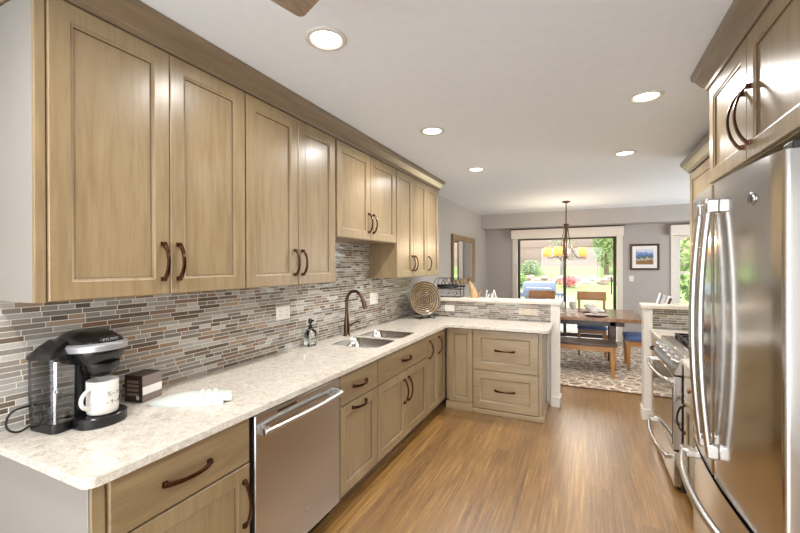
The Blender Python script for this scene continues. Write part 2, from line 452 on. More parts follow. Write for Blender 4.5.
# far wall with a door opening and a window opening
DX0, DX1, DZ = -1.36, 0.60, 2.16
WX0, WX1, WZ0, WZ1 = 1.60, 2.55, 0.72, 2.12
w = MB()
w.box(XW, DX0, YF, YF + 0.15, 0, ZC); w.box(DX1, WX0, YF, YF + 0.15, 0, ZC); w.box(DX0, DX1, YF, YF + 0.15, DZ, ZC)
w.box(WX0, WX1, YF, YF + 0.15, 0, WZ0); w.box(WX0, WX1, YF, YF + 0.15, WZ1, ZC); w.box(WX1, XD, YF, YF + 0.15, 0, ZC)
struct(w.build('wall_far', M['wall']))
w = MB(); w.box(XW, XW + 0.015, 4.75, YF, 0, 0.12); struct(w.build('baseboard_left', M['trim'], None, 0.004))
w = MB(); w.box(XW + 0.015, DX0 - 0.09, YF - 0.015, YF, 0, 0.12); w.box(DX1 + 0.10, XD, YF - 0.015, YF, 0, 0.12)
struct(w.build('baseboard_far', M['trim'], None, 0.004))

# peninsula half wall and its twin on the range side
YT, YP0, YP1, ZP = 4.60, 4.56, 4.72, 1.112
def halfwall(suffix, xa, xb, xpost0, xpost1, capx0, capx1):
    w = MB(); w.box(xa, xb, YT + 0.012, YP1, 0, ZP); w.box(xpost0, xpost1, YP0, YP1, 0, ZP)
    struct(w.build('wall_' + suffix, M['trim'], None, 0.003))
    struct(box('trim_cap_' + suffix, M['trim'] if 0 else M['granite_cap'], None, capx0, capx1, YP0 - 0.03, YP1 + 0.03, ZP, ZP + 0.042, 0.008))
    x0, x1 = (xpost0, xpost1)
    w = MB(); w.box(x0 - 0.002, x1 + 0.014, YP0 - 0.014, YP0, 0, 0.11); w.box(x0 if suffix == 'range' else x1, (x0 - 0.014) if suffix == 'range' else x1 + 0.014, YP0 - 0.014, YP1 + 0.01, 0, 0.11)
    struct(w.build('baseboard_' + suffix, M['trim'], None, 0.004))
m = NT('cap_stone')
nz = m.noise((1, 1, 1), 20, 4, 0.6)
m.bsdf(Base_Color=m.ramp(nz.outputs[0], [(0.3, srgb(206, 194, 178)), (0.7, srgb(226, 218, 206))]), Roughness=0.35)
M['granite_cap'] = m.m
halfwall('peninsula', XW, -0.335, -0.335, -0.245, XW, -0.226)
halfwall('range', 0.61, XR, 0.535, 0.612, 0.515, XR)

# mosaic backsplash
struct(box('wall_left_backsplash', M['mosaic'], None, XW, XW + 0.011, 0.45, YT, 0.914, 1.78))
struct(box('wall_peninsula_backsplash', M['mosaic'], None, XW + 0.011, -0.336, YT, YT + 0.012, 0.914, ZP))
struct(box('wall_range_backsplash', M['mosaic'], None, 0.613, XR, YT, YT + 0.012, 0.914, ZP))

# ---------------------------------------------------------------- cabinet parts
def door_mesh(o, U, N, w, h, t=0.021, rail=0.068):
    """frame-and-panel front: o lower corner on the carcass face, U along the width, N outward"""
    o, U, N = Vector(o), Vector(U), Vector(N); Z = Vector((0, 0, 1))
    b = MB(); loops = []
    for ins, d in ((0, 0), (0, t - 0.003), (0.003, t), (rail, t), (rail + 0.004, t - 0.004), (rail + 0.012, t - 0.006), (rail + 0.015, t - 0.012)):
        loops.append([o + U * (ins if i in (0, 3) else w - ins) + Z * (ins if i in (0, 1) else h - ins) + N * d for i in range(4)])
    b.loft(loops); b.bm.faces.ensure_lookup_table()
    for f in b.bm.faces[20:24]: f.material_index = 1
    b.extra = M['groove']
    return b
def slab_mesh(o, U, N, w, h, t=0.021):
    o, U, N = Vector(o), Vector(U), Vector(N); Z = Vector((0, 0, 1))
    b = MB(); loops = []
    for ins, d in ((0, 0), (0, t - 0.004), (0.004, t)):
        loops.append([o + U * (ins if i in (0, 3) else w - ins) + Z * (ins if i in (0, 1) else h - ins) + N * d for i in range(4)])
    b.loft(loops); return b
def pull(parent, c, D, N, L=0.17, rise=0.034, mat=None):
    """bow pull centred at c on the front, long direction D, outward N"""
    c, D, N = Vector(c), Vector(D), Vector(N); S = D.cross(N)
    b = MB(); loops = []; K = 14
    for i in range(K + 1):
        s = i / K * 2 - 1
        p = c + D * (s * L / 2) + N * (0.008 + rise * (1 - s * s) ** 0.8)
        wd = 0.0066 + 0.0034 * abs(s) ** 2; th = 0.0045
        ds = D * (2 / K * L / 2) ; s2 = s
        slope = rise * -1.6 * s2 * max(1 - s2 * s2, 0.08) ** -0.2 / (L / 2)
        tn = (D + N * slope).normalized(); nn = tn.cross(S).normalized()
        if nn.dot(N) < 0: nn = -nn
        loops.append([p + S * wd + nn * th, p - S * wd + nn * th, p - S * wd - nn * th, p + S * wd - nn * th])
    b.loft(loops)
    for e in (-1, 1):
        q = c + D * (e * (L / 2 - 0.004))
        a = [q + S * 0.011 * i + D * 0.010 * j for i, j in ((-1, -1), (1, -1), (1, 1), (-1, 1))]
        b.loft([a, [x + N * 0.007 + (q - x) * 0.1 for x in a], [q + (x - q) * 0.72 + N * 0.017 for x in a]])
    return b.build('handle', mat or M['bronze'], parent, 0.0012)
X_, Y_, Z_ = Vector((1, 0, 0)), Vector((0, 1, 0)), Vector((0, 0, 1))

# ---- base cabinets on the left run (face at XF)
XF = -1.36; XB = XF - 0.021; ZT = 0.884
def base_unit(name, label, y0, y1, fronts, toe=True, extra=None):
    t = thing(name, label, 'cabinet', ((XW + XB) / 2, (y0 + y1) / 2, 0), 'base cabinets along the sink wall')
    w = MB()
    if extra == 'sink':   # open topped box so the sink bowls have room
        w.box(XW + 0.012, XB, y0, y0 + 0.018, 0.1, ZT); w.box(XW + 0.012, XB, y1 - 0.018, y1, 0.1, ZT)
        w.box(XW + 0.012, XB, y0 + 0.018, y1 - 0.018, 0.1, 0.118); w.box(XB - 0.018, XB, y0 + 0.018, y1 - 0.018, 0.118, ZT)
        w.box(XW + 0.012, XW + 0.02, y0 + 0.018, y1 - 0.018, 0.118, ZT)
    else:
        w.box(XW + 0.012, XB, y0, y1, 0.1, ZT)
    w.build('body', M['cab'], t)
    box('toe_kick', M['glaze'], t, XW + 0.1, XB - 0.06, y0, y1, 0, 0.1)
    for f in fronts:
        kind, a, b, za, zb, hd = f
        if kind == 'door':
            d = door_mesh((XB, a, za), Y_, X_, b - a, zb - za, rail=0.062 if b - a > 0.3 else 0.05).build('door', M['cab'], t)
        else:
            d = slab_mesh((XB, a, za), Y_, X_, b - a, zb - za).build('drawer', M['cab_y'], t)
        if hd: pull(d, (XF, hd[0], hd[1]), hd[2], X_, hd[3] if len(hd) > 3 else 0.17)
    return t
GZ0, GZ1, DZ0, DZ1 = 0.672, 0.872, 0.112, 0.664
c = base_unit('base_cabinet', 'tan base cabinet at the near end of the counter, left of the steel dishwasher', 0.690, 1.3,
    [('drawer', 0.720, 1.292, GZ0, GZ1, (0.99, 0.768, Y_, 0.19)), ('door', 0.720, 1.292, DZ0, DZ1, (1.258, 0.5, Z_, 0.2))])
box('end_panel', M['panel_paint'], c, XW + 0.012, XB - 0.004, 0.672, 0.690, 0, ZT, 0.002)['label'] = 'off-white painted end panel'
box('corner_stile', M['cab'], c, XB, XB + 0.012, 0.674, 0.712, 0.1, ZT, 0.002)
base_unit('base_cabinet', 'narrow tan base cabinet between dishwasher and sink with two horizontal pulls', 2.008, 2.49,
    [('drawer', 2.014, 2.486, GZ0, GZ1, (2.24, 0.765, Y_)), ('door', 2.014, 2.486, DZ0, DZ1, (2.23, 0.63, Y_))])
base_unit('base_cabinet', 'wide tan cabinet below the sink with false drawer and paired doors', 2.49, 3.49,
    [('drawer', 2.496, 3.484, GZ0, GZ1, (2.99, 0.765, Y_)), ('door', 2.496, 2.987, DZ0, DZ1, (2.945, 0.5, Z_, 0.2)), ('door', 2.993, 3.484, DZ0, DZ1, (3.035, 0.5, Z_, 0.2))], extra='sink')
base_unit('base_cabinet', 'tan inner corner base cabinet with two slim full-height doors, right of the sink cabinet', 3.49, 4.035,
    [('door', 3.496, 3.755, DZ0, GZ1, (3.532, 0.73, Z_, 0.17)), ('door', 3.76, 4.015, DZ0, GZ1, (3.795, 0.73, Z_, 0.17))])

# ---- dishwasher
t = thing('dishwasher', 'stainless steel dishwasher with a long bowed bar handle', 'dishwasher', (-1.7, 1.653, 0))
box('body', M['black_matte'], t, XW + 0.05, XB - 0.005, 1.304, 2.002, 0.1, 0.87)
box('toe_kick', M['black_matte'], t, XW + 0.1, XB - 0.06, 1.304, 2.002, 0, 0.1)
d = box('door', M['steel_dw'], t, XB - 0.005, XF + 0.008, 1.318, 1.992, 0.105, 0.866, 0.006)
w = MB(); pts = []
for i in range(17):
    s = i / 16 * 2 - 1; pts.append((XF + 0.042 + 0.016 * (1 - s * s), 1.655 + s * 0.312, 0.788))
w.tube(pts, 0.013, 12)
for e in (-1, 1):
    w.box(XF + 0.008, XF + 0.05, 1.655 + e * 0.30 - 0.014, 1.655 + e * 0.30 + 0.014, 0.768, 0.808)
w.build('handle', M['chrome'], d, 0.003)
MB().lathe([(0.014, 0), (0.016, 0.003), (0.012, 0.005)], (XF + 0.008, 1.68, 0.24), axis='x', seg=20).build('badge', M['chrome'], d)
w = MB(); w.box(XF + 0.0082, XF + 0.009, 1.46, 1.60, 0.836, 0.846); w.build('vent_slot', M['black'], d)

# ---- peninsula cabinets (face at YFP)
YFP = 4.04; YBP = YFP + 0.021
t = thing('base_cabinet', 'narrow panel-front base cabinet in the peninsula corner', 'cabinet', (-1.2, 4.3, 0), 'peninsula cabinets')
box('body', M['cab'], t, -1.36, -1.066, YBP, YT, 0.1, ZT)
d = door_mesh((-1.328, YBP, 0.09), X_, -Y_, 0.256, 0.782, rail=0.05).build('door', M['cab'], t)
box('base_molding', M['cab_x'], t, -1.362, -1.066, YFP - 0.003, YT, 0, 0.085, 0.004)
t = thing('drawer_cabinet', 'peninsula base cabinet with two deep panelled drawers', 'cabinet', (-0.72, 4.3, 0), 'peninsula cabinets')
box('body', M['cab'], t, -1.064, -0.378, YBP, YT, 0.05, ZT)
for z0, z1 in ((0.459, 0.872), (0.056, 0.45)):
    d = door_mesh((-1.06, YBP, z0), X_, -Y_, 0.65, z1 - z0, rail=0.075).build('drawer', M['cab_x'], t)
    pull(d, (-0.735, YFP, (z0 + z1) / 2 + 0.005), X_, -Y_, 0.2, 0.03)
box('base_molding', M['cab_x'], t, -1.064, -0.362, YFP - 0.012, YT - 0.01, 0, 0.05, 0.006)

# ---- L shaped countertop with two sink cutouts
SK = [(-1.88, -1.44, 2.60, 3.0), (-1.88, -1.44, 3.035, 3.42)]
def rrect(x0, x1, y0, y1, r, z, k=6):
    out = []
    for cx, cy, a0 in ((x1 - r, y1 - r, 0), (x0 + r, y1 - r, PI / 2), (x0 + r, y0 + r, PI), (x1 - r, y0 + r, 1.5 * PI)):
        for i in range(k + 1):
            a = a0 + PI / 2 * i / k; out.append(Vector((cx + r * math.cos(a), cy + r * math.sin(a), z)))
    return out
def counter_outline(z):
    p = []
    def arc(cx, cy, r, a0, a1, k=6):
        for i in range(k + 1):
            a = a0 + (a1 - a0) * i / k; p.append(Vector((cx + r * math.cos(a), cy + r * math.sin(a), z)))
    p.append(Vector((XW + 0.012, 0.64, z)))
    arc(-1.325 - 0.04, 0.64 + 0.04, 0.04, -PI / 2, 0)
    arc(-1.325 + 0.03, 3.995 - 0.03, 0.03, PI, PI / 2)
    arc(-0.308 - 0.05, 3.995 + 0.05, 0.05, -PI / 2, 0)
    p += [Vector((-0.312, YP0 - 0.003, z)), Vector((-0.34, YP0 - 0.003, z)), Vector((-0.34, YT - 0.001, z)), Vector((XW + 0.012, YT - 0.001, z))]
    return p
def counter_mesh(outline, holes, z0, z1):
    bm = bmesh.new()
    es = []
    allv = []
    for loop in [outline] + holes:
        vs = [bm.verts.new((p.x, p.y, z1)) for p in loop]
        allv.append(vs)
        es += [bm.edges.new((vs[i], vs[(i + 1) % len(vs)])) for i in range(len(vs))]
    bmesh.ops.triangle_fill(bm, edges=es, use_beauty=True)
    r = bmesh.ops.extrude_face_region(bm, geom=list(bm.faces))
    bmesh.ops.translate(bm, verts=[g for g in r['geom'] if isinstance(g, bmesh.types.BMVert)], vec=(0, 0, z0 - z1))
    b = MB(); b.bm.free(); b.bm = bm; return b
hl = [rrect(a, b, c_, d_, 0.07, 0.914) for a, b, c_, d_ in SK]
ct = counter_mesh(counter_outline(0.914), hl, 0.884, 0.914).build('countertop', M['granite'], None, 0.007, 3)
tag(ct, 'cream and grey-brown stone countertop running along the sink wall and round the peninsula', 'countertop')

t = thing('kitchen_sink', 'double-bowl stainless undermount sink below the bronze faucet', 'sink', (-1.68, 3.03, 0.66))
for (a, b, c_, d_) in SK:
    w = MB(); loops = []
    for ins, z, r in ((0.002, 0.905, 0.07), (0.004, 0.80, 0.068), (0.010, 0.75, 0.062), (0.03, 0.728, 0.05), (0.10, 0.722, 0.03)):
        loops.append(rrect(a + ins, b - ins, c_ + ins, d_ - ins, r, z))
    w.loft(loops, cap=False); w.face([w.bm.verts.new(p) for p in loops[-1]])
    o = w.build('bowl', M['steel_y'], t)
    so = o.modifiers.new('wall', 'SOLIDIFY'); so.thickness = 0.003; so.offset = -1
    MB().lathe([(0.04, 0), (0.042, 0.003), (0.03, 0.004), (0.02, 0.001)], ((a + b) / 2, (c_ + d_) / 2, 0.724)).build('drain', M['sink_drain'], o)

# ---- faucet
fx, fy = -1.95, 2.99
t = thing('faucet', 'tall oil-rubbed bronze gooseneck faucet behind the sink', 'faucet', (fx, fy, 0.914))
MB().lathe([(0.034, 0), (0.034, 0.006), (0.027, 0.014), (0.026, 0.03), (0.029, 0.06), (0.025, 0.11), (0.017, 0.19), (0.0145, 0.235)], (fx, fy, 0.914)).build('body', M['bronze_dark'], t)
pts = [(fx, fy, 1.13)]
R_ = 0.085
for i in range(13):
    a = PI - i / 12 * PI * 0.9
    pts.append((fx + R_ + R_ * math.cos(a), fy, 1.22 + R_ * math.sin(a) * 1.15))
MB().tube(pts, 0.0142, 12).build('spout', M['bronze_dark'], t)
e = Vector(pts[-1]); dd = (Vector(pts[-1]) - Vector(pts[-2])).normalized()
MB().tube([e - dd * 0.01, e + dd * 0.02, e + dd * 0.06, e + dd * 0.09], [0.014, 0.017, 0.021, 0.02], 14).build('spray_head', M['bronze_dark'], t)
hd = MB(); hd.tube([(fx, fy + 0.01, 1.0), (fx, fy + 0.05, 1.0)], 0.011, 12)
hd.tube([(fx, fy + 0.048, 1.0), (fx + 0.01, fy + 0.09, 1.012), (fx + 0.015, fy + 0.16, 1.022), (fx + 0.016, fy + 0.20, 1.008)], [0.012, 0.009, 0.011, 0.008], 10)
hd.build('lever', M['bronze_dark'], t)

# ---- soap dispenser
sx, sy = -1.965, 2.49
t = thing('soap_dispenser', 'clear glass soap dispenser with black pump on the counter', 'soap dispenser', (sx, sy, 0.914))
w = MB(); w.loft([rrect(sx - a, sx + a, sy - a * 1.25, sy + a * 1.25, a * 0.4, z) for a, z in ((0.034, 0.9145), (0.036, 0.93), (0.036, 1.015), (0.03, 1.035), (0.014, 1.048), (0.013, 1.055))])
w.build('bottle', M['clear'], t)
w = MB(); w.loft([rrect(sx - a, sx + a, sy - a * 1.25, sy + a * 1.25, a * 0.4, z) for a, z in ((0.029, 0.92), (0.030, 0.93), (0.030, 0.955))])
w.build('soap', M['clear'], t)
w = MB(); w.lathe([(0.017, 1.05), (0.018, 1.075), (0.008, 1.078), (0.008, 1.09), (0.016, 1.092), (0.016, 1.125), (0.012, 1.13)], (sx, sy, 0), 14)
w.box(sx, sx + 0.034, sy - 0.006, sy + 0.006, 1.108, 1.12); w.build('pump', M['black'], t, 0.001)

# ---- outlets
def outlet(label, c, U, N, wd, ht, mat, slots, grp):
    c, U, N = Vector(c), Vector(U), Vector(N)
    t = thing('wall_outlet', label, 'outlet', c, grp)
    o = c - U * wd / 2 - Z_ * ht / 2
    slab_mesh(o, U, N, wd, ht, 0.006).build('cover_plate', mat, t)
    for du in slots:
        q = c + U * du + N * 0.0055
        sl = MB(); sl.loft([[q + U * a * 0.017 + Z_ * b * 0.034 for a, b in ((-1, -1), (1, -1), (1, 1), (-1, 1))], [q + N * 0.003 + U * a * 0.016 + Z_ * b * 0.033 for a, b in ((-1, -1), (1, -1), (1, 1), (-1, 1))]])
        so = sl.build('socket', mat, t)
        for zz in (-0.017, 0.017):
            for uu in (-0.006, 0.006):
                p = q + N * 0.003 + U * uu + Z_ * zz; h = MB()
                h.loft([[p + U * a * 0.0012 + Z_ * b * 0.005 for a, b in ((-1, -1), (1, -1), (1, 1), (-1, 1))], [p + N * 0.0004 + U * a * 0.0012 + Z_ * b * 0.005 for a, b in ((-1, -1), (1, -1), (1, 1), (-1, 1))]])
                h.build('slot', M['ink'], so)
xs = XW + 0.011
outlet('wide white outlet plate on the mosaic between coffee maker and faucet', (xs, 2.24, 1.2), Y_, X_, 0.145, 0.1, M['outlet'], (-0.036, 0.036), 'outlets in the backsplash')
outlet('wide white outlet plate on the mosaic right of the faucet', (xs, 3.62, 1.2), Y_, X_, 0.17, 0.125, M['outlet'], (-0.042, 0.042), 'outlets in the backsplash')
outlet('small white outlet on the low peninsula backsplash beside the woven plate', (-1.5, YT, 1.02), X_, -Y_, 0.12, 0.078, M['outlet'], (-0.03, 0.03), 'outlets in the backsplash')
outlet('almond outlet plate at the right end of the peninsula backsplash', (-0.58, YT, 1.018), X_, -Y_, 0.2, 0.075, M['almond'], (-0.05, 0.05), 'outlets in the backsplash')

# ---- upper cabinets, left
XU = -1.70; XUB = XU - 0.021; ZU0, ZU1 = 1.425, 2.512
def upper(label, y0, y1, z0, doors):
    t = thing('upper_cabinet', label, 'cabinet', ((XW + XUB) / 2, (y0 + y1) / 2, z0), 'upper cabinets along the sink wall')
    box('body', M['cab'], t, XW + 0.012, XUB, y0, y1, z0 - 0.004, ZU1 + 0.001)
    for a, b, hy in doors:
        d = door_mesh((XUB, a, z0), Y_, X_, b - a, ZU1 - z0, rail=0.066 if b - a > 0.42 else 0.058).build('door', M['cab'], t)
        pull(d, (XU, hy, z0 + 0.145), Z_, X_, 0.165)
    return t
c = upper('tall tan two-door upper cabinet above the coffee maker', 0.695, 1.595, ZU0, [(0.712, 1.155, 1.122), (1.159, 1.591, 1.195)])
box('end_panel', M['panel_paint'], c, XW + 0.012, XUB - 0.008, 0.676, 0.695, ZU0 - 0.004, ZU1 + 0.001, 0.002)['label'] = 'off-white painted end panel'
box('corner_stile', M['cab'], c, XUB - 0.008, XUB + 0.012, 0.676, 0.708, ZU0 - 0.004, ZU1 + 0.001, 0.002)
upper('tall tan two-door upper cabinet left of the short cabinet', 1.597, 2.463, ZU0, [(1.601, 2.033, 1.998), (2.038, 2.459, 2.073)])
upper('short tan two-door upper cabinet hung high above the sink', 2.478, 3.512, 1.772, [(2.482, 2.996, 2.958), (3.001, 3.508, 3.04)])
upper('tan two-door upper cabinet right of the short cabinet', 3.526, 4.352, ZU0, [(3.53, 3.938, 3.902), (3.942, 4.348, 3.98)])
upper('slim single-door upper cabinet at the far end of the row', 4.354, 4.775, ZU0, [(4.358, 4.771, 4.4)])
def crown_profile(x, n):    # x face, n outward sign
    return [(x - 0.02 * n, 2.514), (x + 0.008 * n, 2.514), (x + 0.012 * n, 2.532), (x + 0.02 * n, 2.537), (x + 0.034 * n, 2.56), (x + 0.05 * n, 2.588), (x + 0.058 * n, 2.592), (x + 0.064 * n, 2.606), (x + 0.066 * n, 2.63), (x - 0.02 * n, 2.63)]
def crown(label, x, n, y0, y1, back, ends=(1, 1)):
    """mitred crown run along Y with returns to the wall"""
    P = crown_profile(0, 1)
    loops = []
    if ends[0]: loops.append([Vector((back, y0 - q, z)) for q, z in P])
    loops.append([Vector((x + n * q, y0 - q, z)) for q, z in P])
    loops.append([Vector((x + n * q, y1 + q, z)) for q, z in P])
    if ends[1]: loops.append([Vector((back, y1 + q, z)) for q, z in P])
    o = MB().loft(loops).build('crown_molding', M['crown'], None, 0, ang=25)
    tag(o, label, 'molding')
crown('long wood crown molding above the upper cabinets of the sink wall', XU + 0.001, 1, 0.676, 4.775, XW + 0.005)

# ---------------------------------------------------------------- right side
# cabinet over the fridge
XQ = 0.62; XQB = XQ + 0.021
t = thing('upper_cabinet', 'deep two-door tan cabinet above the refrigerator', 'cabinet', (0.95, 2.12, 2.0))
box('body', M['cab'], t, XQB, XR - 0.005, 1.50, 2.668, 1.985, 2.5135)
for a, b, hy in ((1.575, 2.115, 2.075), (2.12, 2.66, 2.16)):
    d = door_mesh((XQB, b, 1.99), -Y_, -X_, b - a, 0.522, rail=0.066).build('door', M['cab'], t)
    pull(d, (XQ, hy, 2.17), Z_, -X_, 0.24, 0.045)
box('side_panel', M['cab'], t, 0.655, XR - 0.005, 2.67, 2.69, 0, 2.5135)
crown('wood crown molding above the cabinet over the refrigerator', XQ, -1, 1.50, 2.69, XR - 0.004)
# cabinet over the range
XV = 0.94; XVB = XV + 0.021
t = thing('upper_cabinet', 'tan upper cabinet beyond the refrigerator, its narrow far end showing', 'cabinet', (1.1, 4.2, 1.43))
box('body', M['cab'], t, XVB, XR - 0.005, 3.2, 4.715, 1.43, 2.447)
for a, b, hy in ((3.21, 3.952, 3.915), (3.957, 4.70, 3.995)):
    d = door_mesh((XVB, b, 1.435), -Y_, -X_, b - a, 1.0, rail=0.066).build('door', M['cab'], t)
    pull(d, (XV, hy, 1.58), Z_, -X_, 0.165)
o = None
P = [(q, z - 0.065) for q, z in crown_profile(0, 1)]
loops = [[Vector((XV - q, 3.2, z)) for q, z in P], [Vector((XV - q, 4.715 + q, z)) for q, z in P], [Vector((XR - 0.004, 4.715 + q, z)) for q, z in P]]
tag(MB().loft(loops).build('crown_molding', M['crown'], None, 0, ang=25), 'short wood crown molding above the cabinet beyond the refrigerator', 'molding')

# ---- refrigerator
FY0, FY1, FX = 1.52, 2.59, 0.53
FM = (FY0 + FY1) / 2
t = thing('refrigerator', 'large stainless steel french-door refrigerator', 'refrigerator', (0.9, FM, 0))
box('body', M['grey_plastic'], t, 0.625, XR - 0.02, FY0 + 0.01, FY1 - 0.01, 0.03, 1.885, 0.006)
box('toe_grille', M['black_matte'], t, 0.60, 0.66, FY0 + 0.03, FY1 - 0.03, 0.0, 0.08)
def bow(y):
    s = (y - FM) / ((FY1 - FY0) / 2); return FX - 0.038 * (1 - s * s)
def curved_front(y0, y1, z0, z1, back=0.617):
    K = 14; prof = []
    ys = [y0 + (y1 - y0) * i / K for i in range(K + 1)]
    r = 0.016
    arc = [(r * (1 - math.sin(a)), r * (1 - math.cos(a))) for a in [PI / 2 * i / 6 for i in range(7)]]
    front = [Vector((bow(y0) + dx, y0 + dy, 0)) for dx, dy in arc] + [Vector((bow(y), y, 0)) for y in ys[1:-1]] + [Vector((bow(y1) + dx, y1 - dy, 0)) for dx, dy in arc[::-1]]
    poly = front + [Vector((back, y1, 0)), Vector((back, y0, 0))]
    b = MB(); b.loft([[p + Z_ * z0 for p in poly], [p + Z_ * z1 for p in poly]]); return b
ZS = 0.655
dl = curved_front(FM + 0.004, FY1, ZS, 1.888).build('door', M['steel'], t, 0, ang=30)
dr = curved_front(FY0, FM - 0.004, ZS, 1.888).build('door', M['steel'], t, 0, ang=30)
fz = curved_front(FY0, FY1, 0.085, ZS - 0.02).build('freezer_drawer', M['steel'], t, 0, ang=30)
for d, yy in ((dl, FM + 0.062), (dr, FM - 0.062)):
    w = MB(); pts = []
    for i in range(25):
        s = i / 24 * 2 - 1
        pts.append((bow(yy) - 0.03 - 0.03 * (1 - s * s), yy, 1.285 + s * 0.50))
    w.tube(pts, 0.0135, 14)
    w.build('handle', M['chrome'], d)
    for zz in (0.782, 1.788): box('handle_bracket', M['chrome'], d, bow(yy) - 0.042, bow(yy) + 0.004, yy - 0.016, yy + 0.016, zz - 0.03, zz + 0.03, 0.008)
w = MB(); pts = []
for i in range(25):
    s = i / 24 * 2 - 1; y = FM + s * 0.47
    pts.append((FX - 0.052 - 0.062 * (1 - s * s), y, 0.565))
w.tube(pts, 0.016, 14); w.build('handle', M['chrome'], fz)
for s in (-0.455, 0.455): box('handle_bracket', M['chrome'], fz, FX - 0.07, bow(FM + s) + 0.004, FM + s - 0.035, FM + s + 0.035, 0.545, 0.585, 0.008)
w = MB().lathe([(0.022, 0), (0.022, 0.003), (0.019, 0.006), (0.018, 0.005)], (bow(1.69) - 0.001, 1.69, 1.77), axis='x', seg=24)
bmesh.ops.scale(w.bm, verts=w.bm.verts, vec=(-1, 1, 1), space=Matrix.Translation((-bow(1.69), 0, 0)))
bd = w.build('badge', M['chrome'], dr)
w = MB(); w.lathe([(0.0165, 0), (0.0165, 0.0012)], (bow(1.69) - 0.0085, 1.69, 1.77), axis='x', seg=20); w.build('badge_face', M['ink'], bd)
for yy in (FY0 + 0.06, FY1 - 0.06): box('hinge_cover', M['black_matte'], t, 0.56, 0.7, yy - 0.035, yy + 0.035, 1.889, 1.92, 0.006)

# ---- right base cabinet, counters, range
XH = 0.60; XHB = XH + 0.021
t = thing('base_cabinet', 'base cabinet between refrigerator and range with drawer above door', 'cabinet', (0.95, 2.93, 0))
box('body', M['cab'], t, XHB, XR - 0.005, 2.695, 3.17, 0.1, ZT)
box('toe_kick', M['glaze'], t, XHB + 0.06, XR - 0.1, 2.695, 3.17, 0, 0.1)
d = slab_mesh((XHB, 3.165, 0.672), -Y_, -X_, 0.465, 0.2).build('drawer', M['cab_y'], t)
MB().lathe([(0.008, 0.0), (0.006, -0.012), (0.014, -0.018), (0.012, -0.026)], (XH, 2.93, 0.765), axis='x', seg=16).build('knob', M['bronze'], d)
d = door_mesh((XHB, 3.165, 0.112), -Y_, -X_, 0.465, 0.552).build('door', M['cab'], t)
pull(d, (XH, 3.12, 0.53), Z_, -X_, 0.19, 0.038)
t = thing('base_cabinet', 'base cabinet between range and right half wall', 'cabinet', (0.95, 4.3, 0))
box('body', M['cab'], t, XHB, XR - 0.005, 4.075, YT - 0.003, 0.1, ZT)
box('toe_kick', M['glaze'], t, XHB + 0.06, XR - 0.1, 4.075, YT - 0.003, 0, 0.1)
d = slab_mesh((XHB, YP0 - 0.01, 0.672), -Y_, -X_, YP0 - 0.02 - 4.075, 0.2).build('drawer', M['cab_y'], t)
pull(d, (XH, 4.31, 0.765), Y_, -X_, 0.17)
d = door_mesh((XHB, YP0 - 0.01, 0.112), -Y_, -X_, YP0 - 0.02 - 4.075, 0.552).build('door', M['cab'], t)
pull(d, (XH, 4.12, 0.53), Z_, -X_, 0.17)
tag(box('countertop', M['granite'], None, 0.585, XR - 0.002, 2.695, 3.19, ZT, 0.914, 0.007), 'short stone countertop between refrigerator and range', 'countertop')
tag(box('countertop', M['granite'], None, 0.585, XR - 0.002, 4.07, YP0 - 0.002, ZT, 0.914, 0.007), 'small stone countertop between range and right half wall', 'countertop')
RY0, RY1, RX = 3.195, 4.064, 0.55
t = thing('range', 'stainless steel slide-in gas range with black grates', 'stove', (0.9, 3.63, 0))
box('body', M['black_matte'], t, RX + 0.05, XR - 0.01, RY0 + 0.004, RY1 - 0.004, 0.02, 0.79)
w = MB(); w.prism([(RX + 0.062, RY0, 0.93), (RX + 0.0, RY0, 0.815), (RX + 0.0, RY0, 0.795), (RX + 0.12, RY0, 0.795), (RX + 0.12, RY0, 0.93)], (0, RY1 - RY0, 0))
cp = w.build('control_panel', M['steel_y'], t, 0.003)
nrm = Vector((-0.115, 0, 0.062)).normalized()
for i in range(5):
    y = RY0 + 0.12 + i * 0.157
    p = Vector((RX + 0.03, y, 0.873)); w = MB()
    w.tube([p - nrm * 0.001, p + nrm * 0.012], 0.026, 18); w.tube([p + nrm * 0.012, p + nrm * 0.032], [0.021, 0.018], 18)
    w.build('knob', M['chrome'], cp, 0.001)
box('cooktop', M['steel_y'], t, RX + 0.121, XR - 0.012, RY0, RY1, 0.795, 0.93, 0.003)
for i in range(3):
    y0 = RY0 + 0.03 + i * 0.272; y1 = y0 + 0.262
    w = MB(); zz = 0.955
    for a, b, c_, d_ in ((0.70, 0.72, y0, y1), (1.19, 1.21, y0, y1), (0.72, 1.19, y0, y0 + 0.018), (0.72, 1.19, y1 - 0.018, y1), (0.72, 1.19, (y0 + y1) / 2 - 0.008, (y0 + y1) / 2 + 0.008), (0.83, 0.85, y0 + 0.018, y1 - 0.018), (1.06, 1.08, y0 + 0.018, y1 - 0.018)):
        w.box(a, b, c_, d_, zz - 0.008, zz + 0.008)
    for fx_ in (0.71, 1.2):
        for fy_ in (y0 + 0.01, y1 - 0.01): w.box(fx_ - 0.009, fx_ + 0.009, fy_ - 0.009, fy_ + 0.009, 0.9305, 0.95)
    w.build('grate', M['iron'], t, 0.002)
    for cx in (0.84, 1.07):
        MB().lathe([(0.05, 0.9305), (0.05, 0.938), (0.034, 0.94), (0.034, 0.945), (0.02, 0.946)], (cx, (y0 + y1) / 2, 0), 20).build('burner', M['iron'], t)
od = box('oven_door', M['steel_y'], t, RX, RX + 0.048, RY0 + 0.004, RY1 - 0.004, 0.285, 0.785, 0.004)
box('window', M['oven_glass'], od, RX - 0.003, RX, RY0 + 0.045, RY1 - 0.02, 0.30, 0.70, 0.001)
sd = box('drawer', M['steel_y'], t, RX, RX + 0.048, RY0 + 0.004, RY1 - 0.004, 0.035, 0.272, 0.004)
